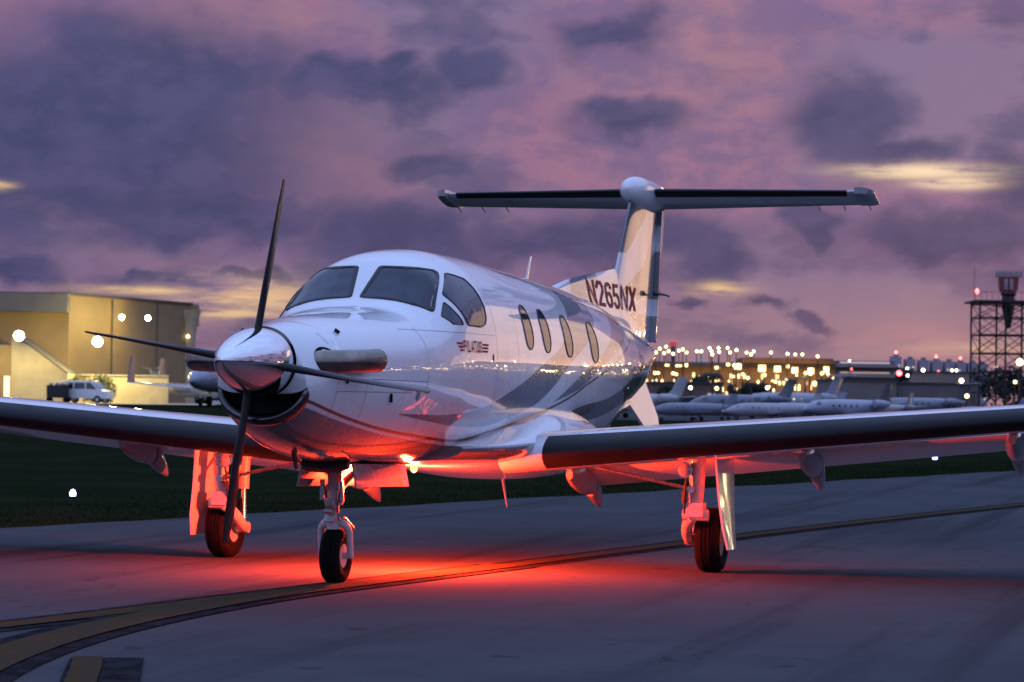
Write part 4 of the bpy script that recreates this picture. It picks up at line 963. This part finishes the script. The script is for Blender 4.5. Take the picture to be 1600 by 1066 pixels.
# ---- parked aircraft
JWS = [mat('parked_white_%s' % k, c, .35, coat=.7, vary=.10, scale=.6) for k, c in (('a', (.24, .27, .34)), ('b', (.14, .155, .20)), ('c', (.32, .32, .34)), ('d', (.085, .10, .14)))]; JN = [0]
def jet(px, d, heading, L, label, accent=(.10, .11, .14), ttail=True, winglet=False, prop=False, z=None, cover=False):
    """nose along local +X; heading 0 = nose to the right of the picture, 90 = away, 180 = left"""
    JW = JWS[JN[0] % 4]; JN[0] += 1
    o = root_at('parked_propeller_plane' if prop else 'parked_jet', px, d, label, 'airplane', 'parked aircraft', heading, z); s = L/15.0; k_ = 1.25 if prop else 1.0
    def P(x, y, zz): return (x*s, y*s, zz*s)
    fz = 1.75; b = MB(); rr = []
    for x, zc_, r_ in ((7.5, fz-.25, .04), (7.1, fz-.2, .30), (6.3, fz-.1, .60), (5.2, fz, .84), (3.8, fz+.04, .95), (0, fz+.04, .97), (-3, fz+.06, .93), (-5, fz+.2, .70), (-6.6, fz+.42, .38), (-7.6, fz+.6, .08)):
        if prop: r_ *= 1.05
        rr.append([P(x, r_*math.cos(2*math.pi*q/20), zc_+r_*math.sin(2*math.pi*q/20)) for q in range(20)])
    am = mat('parked_accent_%d_%d_%d' % tuple(int(c*100) for c in accent), accent, .4, coat=.5, vary=.08)
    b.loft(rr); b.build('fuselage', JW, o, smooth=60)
    for sg in (1, -1):
        w = MB(); rr = []
        for t_ in (0, .5, 1):
            y = .6+6.6*t_; xl = (.9 if prop else 1.6)-(0.3 if prop else 2.7)*t_; ch = (1.7 if prop else 2.6)*(1-.55*t_)*k_; zz = (1.0 if not prop else 1.15)+.42*t_
            rr.append([P(xl-c_*ch, y*sg, zz+.10*q*ch*.6) for c_, q in ((0, 0), (.12, .6), (.4, 1), (1, .02), (1, -.02), (.4, -.7), (.12, -.5))])
        w.loft(rr); wo = w.build('wing', JW, o, smooth=40)
        if winglet:
            MB().plate([P(-1.1, 7.2*sg, 1.42), P(-2.3, 7.2*sg, 1.42), P(-2.5, 7.28*sg, 3.1), P(-1.95, 7.28*sg, 3.1)], .09*s, (0, 1, -.2*sg)).build('winglet', am, wo, smooth=0)
        if not prop:
            e = MB().lathe([(-3.0, .38), (-3.05, .46), (-3.5, .52), (-4.6, .50), (-5.4, .34), (-5.4, .25), (-3.4, .40)], 20, 'X', (0, 0, 0)); e.v = [P(a, b_+1.45*sg, c+fz+.5) for a, b_, c in e.v]; e.build('engine', JW, o, smooth=50)
            MB().box(P(-4.3, 1.0*sg, fz+.45), (1.2*s, .7*s, .14*s)).build('engine_pylon', JW, o)
        for zz_ in (0,):
            h = 4.7 if ttail else 2.35
            st = MB(); rr = []
            for t_ in (0, 1):
                y = .05+2.5*t_; xl = (-6.6 if ttail else -5.9)-1.0*t_; ch = 1.5-.7*t_; rr.append([P(xl-c_*ch, y*sg, h+.12*t_+q*.07) for c_, q in ((0, 0), (.3, 1), (1, 0), (.3, -1))])
            st.loft(rr); st.build('tailplane', JW, o, smooth=30)
        g_ = MB(); g_.tube([P(-.6, 1.5*sg, 1.2), P(-.6, 1.5*sg, .3)], .08*s, 8); g_.build('main_gear_leg', STEEL, o); MB().lathe([(-.12*s, .02), (-.12*s, .3*s), (.12*s, .3*s), (.12*s, .02)], 14, 'Y', P(-.6, 1.5*sg, .3)).build('wheel', TYRE, o)
        MB().add([P(5.9, .60*sg, fz+.36), P(5.25, .78*sg, fz+.34), P(5.15, .55*sg, fz+.72), P(5.65, .42*sg, fz+.60)], [(0, 1, 2, 3)]).build('cockpit_window', CARG, o, smooth=0)
        for q in range(5): MB().lathe([(.0, .14*s), (.02*s, .14*s)], 10, 'Y', P(3.4-q*1.0, .955*sg, fz+.28)).build('cabin_window', CARG, o)
    f = MB(); rr = []
    tops = ((-4.6, -7.2, fz+.5, .10), (-5.9, -7.6, 3.2, .09), (-6.7, -8.3, 4.6, .06)) if not prop else ((-4.9, -7.4, fz+.4, .10), (-6.0, -7.6, 3.2, .08), (-6.7, -7.9, 4.3, .05))
    for a, c, zz, t_ in tops: rr.append([P(a, 0, zz), P(a-.3*(a-c), t_, zz), P(c, .01, zz), P(c, -.01, zz), P(a-.3*(a-c), -t_, zz)])
    f.loft(rr); f.build('tail_fin', am if accent[0] < .3 else JW, o, smooth=40)
    MB().tube([P(5.6, 0, 1.2), P(5.6, 0, .25)], .06*s, 8).build('nose_gear_leg', STEEL, o); MB().lathe([(-.08*s, .02), (-.08*s, .24*s), (.08*s, .24*s), (.08*s, .02)], 14, 'Y', P(5.6, 0, .24)).build('nose_wheel', TYRE, o)
    if prop:
        MB().lathe([(0, .30*s), (.5*s, .02)], 12, 'X', P(7.5, 0, fz-.25)).build('spinner', JW, o)
        for q in range(2): MB().box(P(7.65, 0, fz-.25+(1.0 if q else -1.0)), (.06*s, .2*s, 1.9*s)).build('propeller_blade', RUBBER, o)
    else:
        MB().add([P(5.75, -.50, fz+.52), P(5.75, .50, fz+.52), P(5.1, .52, fz+.82), P(5.1, -.52, fz+.82)], [(0, 1, 2, 3)]).build('windshield', CARG, o, smooth=0)
    MB().add([P(x, sg*(r_+.012), fz-.25+h_) for x, r_, h_ in ((5.5, .80, 0), (0, .97, .12), (-4.5, .82, .5), (-4.5, .82, .3), (0, .965, -.06), (5.5, .78, -.1)) for sg in (-1,)], [(0, 1, 2, 3, 4, 5)]).build('cheatline', am, o, smooth=0)
    if cover: leaf = MB().lathe([(0, .7*s), (.3*s, .72*s), (.6*s, .4*s), (.7*s, .02)], 14, 'Z', P(3.2, 0, fz+.35)); leaf.build('canopy_cover', DKMET, o)
    return o
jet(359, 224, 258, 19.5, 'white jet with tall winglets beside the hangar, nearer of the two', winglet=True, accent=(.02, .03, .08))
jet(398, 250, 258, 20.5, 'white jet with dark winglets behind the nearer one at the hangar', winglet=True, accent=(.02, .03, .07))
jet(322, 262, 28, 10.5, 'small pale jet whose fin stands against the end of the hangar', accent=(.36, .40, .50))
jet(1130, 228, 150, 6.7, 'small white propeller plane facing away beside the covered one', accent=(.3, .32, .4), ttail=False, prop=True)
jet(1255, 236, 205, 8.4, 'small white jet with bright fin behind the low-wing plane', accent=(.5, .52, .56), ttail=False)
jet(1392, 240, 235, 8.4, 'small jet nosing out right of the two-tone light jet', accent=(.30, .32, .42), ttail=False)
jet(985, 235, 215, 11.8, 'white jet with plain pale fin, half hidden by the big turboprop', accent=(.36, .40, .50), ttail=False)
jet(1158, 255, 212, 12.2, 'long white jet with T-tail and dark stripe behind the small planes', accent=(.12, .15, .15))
jet(1236, 285, 218, 14.3, 'large grey-finned jet behind the striped white jet', accent=(.33, .36, .34))
jet(1085, 214, 205, 7.6, 'small propeller plane with dark canopy cover, nearest the turboprop tail', accent=(.5, .5, .46), ttail=False, prop=True, cover=True)
jet(1208, 212, 196, 8.0, 'small low-wing propeller plane in front of the striped jet', accent=(.45, .47, .52), ttail=False, prop=True)
jet(1302, 222, 200, 7.6, 'small pale propeller plane right of the low-wing one', accent=(.40, .44, .55), ttail=False, prop=True)
jet(1325, 208, 222, 10.1, 'light jet with two-tone dark fin, in front of the brown building', accent=(.03, .035, .06), ttail=False)
jet(1440, 300, 208, 12.6, 'far jet with dark fin in front of the long grey shed', accent=(.035, .035, .05))
jet(1545, 262, 190, 7.6, 'small blue-white propeller plane at the foot of the radar tower', accent=(.10, .14, .32), ttail=False, prop=True)

# ---- terminal, garage, tower, city blocks
def block(o, x0, x1, y0, y1, z0, z1, m_, name='wall'): return MB().box(((x0+x1)/2, (y0+y1)/2, (z0+z1)/2), (x1-x0, y1-y0, z1-z0)).build(name, m_, o, smooth=0)
d = 520; kt = d/FPX; tm = root_at('terminal', 1000, d, 'long low airport terminal with rows of amber lit windows', 'terminal'); rg = random.Random(11)
def zt_(py, px=1150): return height(px, py, d)
block(tm, -12, 305*kt, 0, 30, 0, zt_(575), mat('terminal_wall', (.22, .15, .08), .8, vary=.2, scale=.2)); block(tm, -12.5, 306*kt, -1.5, 31, zt_(575), zt_(567), ROOFD, 'roof')
block(tm, 160*kt, 300*kt, -3, 12, zt_(567), zt_(560, 1230), mat('upper_deck', (.20, .11, .05), .8, vary=.2, scale=.3), 'upper_deck')
for k in range(120):
    x = -8+k*.375; w_ = rg.uniform(.15, .42); h_ = rg.uniform(.4, 1.1); zc_ = rg.choice((2.6, 3.3, 4.0, 4.6, 5.4, 6.6)); MB().box((x, -.12, zc_), (w_, .14, h_)).build('window', rg.choice((L_AMB, L_AMB2, L_AMB2, L_DIM)), tm, smooth=0)
for q, x_ in enumerate((6, 15, 24, 32)):
    l_ = bpy.data.lights.new('terminal_lamp', 'POINT'); l_.energy = 900; l_.color = (1.0, .55, .20); l_.shadow_soft_size = .5
    lo = bpy.data.objects.new('terminal_lamp', l_); COL.objects.link(lo); lo.parent = tm; lo.location = (x_, -7, 6.0)
for px, py, w_, h_ in ((1152, 573, 11, 9), (1190, 576, 11, 10), (1214, 577, 10, 9), (1241, 579, 9, 9), (1266, 580, 9, 9), (1120, 575, 7, 4), (1072, 571, 4, 5), (1060, 572, 9, 3), (1042, 571, 6, 3), (1137, 570, 5, 4), (1290, 578, 8, 9), (1230, 573, 4, 5)):
    MB().box(((px-1000)*kt, -1.75, height(px, py, d)), (w_*kt, .2, h_*kt)).build('bright_window', L_AMB2, tm, smooth=0)
tn = root_at('canopy_tent', 1096, 540, 'pale pointed canopy roof rising behind the terminal', 'canopy'); MB().add([(-3.2, -3, 8.4), (3.2, -3, 8.4), (3.2, 3, 8.4), (-3.2, 3, 8.4), (0, 0, 10.3)], [(0, 1, 4), (1, 2, 4), (2, 3, 4), (3, 0, 4), (3, 2, 1, 0)]).build('roof', mat('tent_fabric', (.5, .42, .34), .8, vary=.1), tn, smooth=0)
for x, y in ((-3, -2.8), (3, -2.8), (3, 2.8), (-3, 2.8)): MB().tube([(x, y, 0), (x, y, 8.4)], .12, 8).build('post', STEEL, tn)
LP = [(1025, 551), (1031, 545), (1041, 542), (1038, 552), (1045, 549), (1052, 553), (1061, 548), (1067, 546), (1073, 551), (1089, 549), (1096, 549), (1109, 544), (1112, 549), (1113, 554), (1123, 544), (1124, 550), (1137, 544), (1141, 551), (1151, 547), (1167, 551), (1174, 554), (1178, 549), (1205, 551), (1231, 553), (1243, 554), (1254, 554), (1278, 557)]
PROTO = {}; L_ROAD = lampmat('lamp_sodium', (1.0, .58, .16), 7)
def lamp(px, py, d, label, group, m_, r_=.42, name='street_lamp', pole=True):
    zz = height(px, py, d); o = root_at(name, px, d, label, 'lamp', group, z=0)
    key = (m_.name, round(r_, 2), 'h')
    if key not in PROTO: PROTO[key] = MB().lathe([(-r_, r_*.25), (-r_*.7, r_*.8), (0, r_), (r_*.6, r_*.8), (r_, r_*.1)], 14, 'Z').build('lamp_head', m_, o, smooth=60); h = PROTO[key]
    else: h = PROTO[key].copy(); COL.objects.link(h); h.parent = o
    h.location = (0, 0, zz)
    if pole: MB().tube([(0, .3, 0), (0, .3, zz-.2), (0, 0, zz-.1)], [.13, .08, .06], 6).build('pole', DKMET, o)
    return o
for i, (px, py) in enumerate(sorted(LP)): lamp(px, py, 500+(i*37 % 60), '%s street lamp from the left in the row shining above the terminal' % ORD[i], 'street lamps above the terminal', L_WARM, .26)
rl = random.Random(31)
for i in range(26):
    px = 1028+i*11+rl.uniform(-4, 4); lamp(px, 588+rl.uniform(-7, 10), 395+rl.uniform(-30, 40), '%s amber road lamp from the left in the lower row before the terminal' % ORD[i], 'road lamps before the terminal', L_ROAD, rl.choice((.13, .17, .22)), 'road_lamp')
AL = [(1418, 576, 420, 'W', 'white lamp just above the dark signboard'), (1443, 579, 430, 'W', 'bright white lamp between the signboard and the shed'), (1467, 581, 430, 'R', 'red lamp between the two white lamps over the shed'), (1488, 579, 430, 'W', 'left lamp of the close white pair over the shed'), (1495, 579, 432, 'W', 'right lamp of the close white pair over the shed'),
      (1503, 595, 330, 'Y', 'yellow lamp at the right end of the long grey shed'), (1512, 619, 270, 'Y', 'low yellow lamp at the foot of the radar tower'), (1557, 573, 420, 'Y', 'small yellow lamp seen through the radar tower'), (1587, 597, 330, 'Y', 'yellow lamp below the large one at the right edge'), (1594, 566, 330, 'Y', 'large bright lamp at the right edge of the picture'),
      (1147, 571, 480, 'Y', 'leftmost low lamp in front of the terminal windows'), (1080, 606, 300, 'W', 'lamp shining low behind the small covered plane'), (1200, 606, 300, 'W', 'white lamp above the striped jet'), (1121, 607, 310, 'Y', 'small lamp between the palm and the broad tree'), (1328, 564, 560, 'W', 'small white lamp on the parking garage'), (1331, 577, 540, 'R', 'small red lamp below the parking garage roof'), (1029, 583, 420, 'Y', 'small lamp right beside the turboprop tail')]
for px, py, d, c, lab in AL: lamp(px, py, d, lab, None, {'W': L_WHITE, 'Y': L_WARM, 'R': L_RED}[c], {1594: .42, 1503: .28, 1443: .3}.get(px, .2), 'apron_lamp')
ctw = root_at('control_tower', 1052, 1350, 'slim control tower with red lit cab behind the street lamps', 'tower')
MB().lathe([(0, 1.3), (28, 1.1), (29, 1.4)], 12, 'Z').build('shaft', WALLG, ctw); MB().lathe([(29, 1.4), (30, 1.8), (31.5, 1.85)], 12, 'Z').build('cab', mat('tower_cab_red', (.3, .05, .05), .5, emit=(1, .16, .16), strength=.35), ctw); MB().lathe([(31.5, 1.95), (32.3, 1.5)], 12, 'Z').build('roof', L_RED if False else mat('tower_top_red', (.4, .06, .06), .5, emit=(1, .18, .18), strength=.6), ctw)
d = 640; kg = d/FPX; gr = root_at('parking_garage', 1320, d, 'five-deck parking garage with pale lit floors', 'building'); gz0, gz1 = 0, height(1350, 564, d)
block(gr, -2, 80*kg, 2, 25, 0, gz1, mat('garage_core', (.16, .12, .11), .8, vary=.2))
for k in range(5):
    zz = gz1*(k+.5)/5; block(gr, -2.2, 80.3*kg, 0, 2.2, zz-.35, zz+.45, mat('garage_parapet', (.30, .24, .22), .8, vary=.1), 'parapet'); MB().box((40*kg-1, 1.9, zz+.75), (78*kg, .15, .4)).build('lit_deck', L_DIM, gr, smooth=0)
for i, px in enumerate((1402, 1424, 1445, 1465, 1485, 1503, 1521, 1537)):
    d = 1500; o = root_at('apartment_block', px, d, '%s apartment block from the left in the far row' % ORD[i], 'building', 'far apartment blocks'); h_ = height(px, 560+i*1.2+(0 if i else -3), d); w_ = 2.55
    block(o, -w_, w_, 0, 12, 0, h_, mat('block_wall', (.36, .30, .34), .8, vary=.1)); MB().box((0, 4, h_+.6), (2.4, 3, 1.3)).build('roof_house', WALLG, o, smooth=0)
    for q in range(5):
        for c_ in (-1, 1):
            if rg.random() < .55: MB().box((c_*1.2, -.08, h_*(.22+.15*q)), (1.1, .16, 1.3)).build('window', rg.choice((L_DIM, L_DIM, L_COOL)), o, smooth=0)
    if i in (0, 3, 5): MB().lathe([(-.9, .2), (0, .95), (.9, .2)], 10, 'Z', (0, 4, h_+2.2)).build('warning_light', L_RED, o)
block_defs = [('brown_building', 1296, 1402, 596, 345, 'plain brown flat-roofed building behind the two-tone light jet', WALLG), ('long_shed', 1404, 1530, 601, 352, 'long grey shed left of the radar tower', mat('shed_wall', (.15, .125, .13), .8, vary=.15, scale=.3)), ('low_hall', 1020, 1130, 600, 330, 'low dark hall behind the parked planes by the turboprop tail', mat('hall_wall', (.14, .09, .07), .8, vary=.2, scale=.3)), ('lit_office', 1440, 1515, 583, 430, 'lit office building below the far apartment blocks', mat('office_wall', (.26, .20, .17), .8, vary=.15, scale=.3))]
for nm, p0, p1, py, d, lab, m_ in block_defs:
    k_ = d/FPX; o = root_at(nm, p0, d, lab, 'building'); h_ = height((p0+p1)/2, py, d); w_ = (p1-p0)*k_
    block(o, 0, w_, 0, 14, 0, h_, m_); block(o, -.2, w_+.2, -.2, 14.2, h_, h_+.25, ROOFD, 'roof')
    for q in range(int(w_/1.6)):
        if rg.random() < (.75 if nm == 'lit_office' else .28): MB().box((.8+q*1.6, -.06, h_*(.62 if nm != 'lit_office' else .7)), (.9, .12, .6)).build('window', rg.choice((L_DIM, L_COOL, L_AMB)) if nm != 'brown_building' else L_DIM, o, smooth=0)
    MB().box((w_*.5, -.08, 1.1), (1.6, .12, 2.2)).build('door', DKMET, o, smooth=0)
sg_ = root_at('signboard', 1412, 410, 'dark signboard with a red lamp in front of the office', 'sign'); ks = 410/FPX; z0, z1 = height(1412, 590, 410), height(1412, 577, 410)
MB().box((0, 0, (z0+z1)/2), (26*ks, .3, z1-z0)).build('board', DKMET, sg_, bevel=.03)
for x in (-.9, .9): MB().tube([(x, .1, 0), (x, .1, z0)], .1, 8).build('post', DKMET, sg_)
MB().lathe([(-.45, .02), (-.4, .3), (-.2, .42)], 14, 'Y', (-.65, 0, (z0+z1)/2)).build('red_lamp', L_RED, sg_); MB().lathe([(-.4, .02), (-.35, .16), (-.2, .2)], 10, 'Y', (.65, 0, z0+.3)).build('white_lamp', L_WHITE, sg_)
L_CON = lampmat('concourse_window', (1.0, .60, .20), 5.0); L_CONB = lampmat('concourse_lamp', (1.0, .74, .36), 60)
# the concourse wing of the terminal carries on past the right of the picture and is mirrored in the fuselage
cc = root_at('lit_concourse', 2350, 330, 'long lit concourse mirrored in the turboprop fuselage', 'terminal', rot=-22)
block(cc, -45, 245, 0, 25, 0, 8.0, mat('concourse_wall', (.20, .15, .10), .8, vary=.2, scale=.2)); block(cc, -46, 246, -1, 26, 8.0, 8.6, ROOFD, 'roof')
for q in range(105): MB().box((-43+q*2.72, -.1, rg.choice((1.5, 1.8, 2.4, 3.6))), (rg.uniform(.4, 1.1), .2, rg.uniform(.5, 1.6))).build('window', rg.choice((L_CON, L_CON, L_CON, L_DIM)), cc, smooth=0)
for q in range(52): MB().lathe([(-.5, .08), (0, .55), (.5, .08)], 10, 'Z', (-42+q*5.5+rg.uniform(-1.5, 1.5), -2.2, rg.choice((2.6, 4.2, 5.0, 9.0)))).build('canopy_lamp', L_CONB, cc)

# ---- radar tower
d = 350; kr = d/FPX; rt = root_at('radar_tower', 1564, d, 'dark steel lattice radar tower with red rotating antenna housing at right', 'tower'); zp = height(1564, 474, d); hw = 40*kr
for x, y in ((-hw, -hw), (hw, -hw), (hw, hw), (-hw, hw), (0, -hw), (0, hw)): MB().tube([(x, y, 0), (x, y, zp)], .13, 6).build('leg', DKMET, rt)
lev = [0, .22*zp, .40*zp, .56*zp, .72*zp, .87*zp, .99*zp]
for a, c in zip(lev[:-1], lev[1:]):
    for yy in (-hw, hw):
        MB().tube([(-hw, yy, c), (hw, yy, c)], .09, 6).build('girder', DKMET, rt)
        for x0, x1 in ((-hw, 0), (0, hw)):
            MB().tube([(x0, yy, a), (x1, yy, c)], .06, 5).build('brace', DKMET, rt); MB().tube([(x1, yy, a), (x0, yy, c)], .045, 5).build('brace', DKMET, rt)
    for xx in (-hw, hw): MB().tube([(xx, -hw, c), (xx, hw, c)], .09, 6).build('girder', DKMET, rt); MB().tube([(xx, -hw, a), (xx, hw, c)], .06, 5).build('brace', DKMET, rt)
MB().box((0, 0, zp+.12), (2*hw+1.6, 2*hw+1.6, .25)).build('platform', DKMET, rt, smooth=0)
for k in range(12): MB().tube([(-hw-.75+k*(2*hw+1.5)/11, -hw-.75, zp+.2), (-hw-.75+k*(2*hw+1.5)/11, -hw-.75, zp+1.3)], .025, 5).build('rail_post', DKMET, rt)
MB().tube([(-hw-.75, -hw-.75, zp+1.3), (hw+.75, -hw-.75, zp+1.3)], .03, 5).build('handrail', DKMET, rt)
MB().lathe([(zp+.2, .9), (zp+.9, .8), (zp+1.2, 1.1)], 12, 'Z', (.9, 0, 0)).build('antenna_pedestal', DKMET, rt); MB().lathe([(zp-3.2, .35), (zp-.2, .9)], 10, 'Z', (0.9, 0, 0)).build('cable_shaft', DKMET, rt)
an = MB(); an.loft([[(.9+x*w_, y*.8, zz) for x, y in ((-1, -1), (1, -1), (1, 1), (-1, 1))] for w_, zz in ((.75, zp+1.2), (1.1, zp+1.8), (1.2, zp+3.3))]); an.build('antenna_housing', mat('radar_red', (.20, .03, .035), .6, vary=.3, scale=1), rt, smooth=0)
MB().box((.9, -.3, zp+3.75), (3.3, 1.2, .8)).build('antenna_array', mat('radar_pale', (.30, .22, .24), .6, vary=.2), rt, bevel=.08)
for q in (-.5, .2): MB().box((.9+q, -.98, zp+2.4), (.45, .2, 1.4)).build('pale_panel', mat('radar_pale', (.3, .22, .24), .6), rt, bevel=.03)
MB().lathe([(zp+1.0, .05), (zp+1.3, .30), (zp+1.7, .08)], 12, 'Z', (-hw-.4, -hw, 0)).build('warning_light', L_RED, rt); MB().tube([(-hw-.75, -hw, zp), (-hw-.75, -hw, zp+4.6)], .03, 5).build('whip_antenna', DKMET, rt)

# ---- trees
DKLEAF = mat('dusk_leaf', (.016, .022, .012), .7, vary=.4, scale=1.5); BARK = mat('bark', (.06, .045, .03), .9)
def tree(px, d, w_, h_, label, seed):
    o = root_at('tree', px, d, label, 'tree', 'trees behind the parked planes'); rg = random.Random(seed)
    tr = MB(); tr.tube([(0, 0, 0), (.08, 0, h_*.3), (.1, .05, h_*.6)], [.20, .15, .08], 8)
    for q in range(5): a = rg.uniform(0, 6.28); tr.tube([(.08, 0, h_*.3), (w_*.3*math.cos(a), w_*.3*math.sin(a), h_*.62)], [.09, .03], 6)
    tr.build('trunk', BARK, o)
    cl = [((rg.uniform(-.7, .7)*w_*.6, rg.uniform(-.4, .4)*w_, h_*rg.uniform(.5, .85)), (w_*.28, w_*.28, h_*.17)) for q in range(11)]
    leaf_cloud('crown', cl, 2600, .16, DKLEAF, o, seed)
tree(1158, 300, 2.3, 3.9, 'dark rounded tree left of the pair behind the parked jet', 21); tree(1183, 305, 2.6, 3.8, 'broad dark tree right of the pair behind the parked jet', 22); tree(1040, 320, 2.2, 4.0, 'dark bushy tree beside the turboprop tail', 23); tree(1095, 340, 2.0, 5.0, 'dark tree left of the palm in front of the terminal', 24)
pm = root_at('palm_tree', 1113, 310, 'lone dark palm between the tree and the broad pair', 'tree'); zt2 = height(1113, 588, 310)
MB().tube([(0, 0, 0), (.1, 0, zt2*.5), (.05, 0, zt2)], [.20, .15, .13], 8).build('trunk', BARK, pm)
for q in range(15):
    a = 2*math.pi*q/15; b = MB(); n_ = 6
    for i in range(n_+1):
        t_ = i/n_; x = 1.5*t_; zz = zt2+.7*math.sin(t_*2.4)-1.0*t_*t_; w_ = .22*math.sin(math.pi*min(1, .15+t_*.85))+.02
        for sg in (-1, 1): b.v.append((x*math.cos(a)-sg*w_*math.sin(a), x*math.sin(a)+sg*w_*math.cos(a), zz-.10))
        b.v.append((x*math.cos(a), x*math.sin(a), zz))
    b.f = [(3*i, 3*i+2, 3*i+5, 3*i+3) for i in range(n_)]+[(3*i+2, 3*i+1, 3*i+4, 3*i+5) for i in range(n_)]; b.build('frond', DKLEAF, pm, smooth=0)
wd_ = []
rg = random.Random(5)
for k in range(70): px = rg.uniform(300, 2400); wd_.append((tuple(spot(px, 950, 0)+Vector((0, 0, rg.uniform(5, 11)))), (16, 16, 5)))
tl_ = leaf_cloud('treeline', wd_, 14000, 1.5, DKLEAF, None, 9); tl_['kind'] = 'stuff'; tag(tl_, 'far dark line of trees along the horizon', 'trees')

# ---- blue taxiway edge lights in the grass
for px, py, lab in ((118, 770, 'blue taxiway edge light glowing in the grass at left'), (1463, 714, 'blue taxiway edge light glowing in the grass under the left wing')):
    d = 36 if px < 800 else 74; o = root_at('taxiway_light', px, d, lab, 'light', 'taxiway edge lights', z=-.02); zz = height(px, py, d)+.02; r_ = .045 if px < 800 else .07
    MB().tube([(0, 0, 0), (0, 0, max(.1, zz-r_))], .018, 8).build('stake', DKMET, o); MB().lathe([(-r_*1.3, r_*.9), (-r_*1.1, r_*1.1), (-r_, r_*1.1)], 16, 'Z', (0, 0, zz)).build('base_ring', DKMET, o)
    MB().lathe([(-r_, r_*.9), (0, r_), (r_*.8, r_*.6), (r_*1.1, .004)], 16, 'Z', (0, 0, zz)).build('blue_lens', L_BLUE, o)
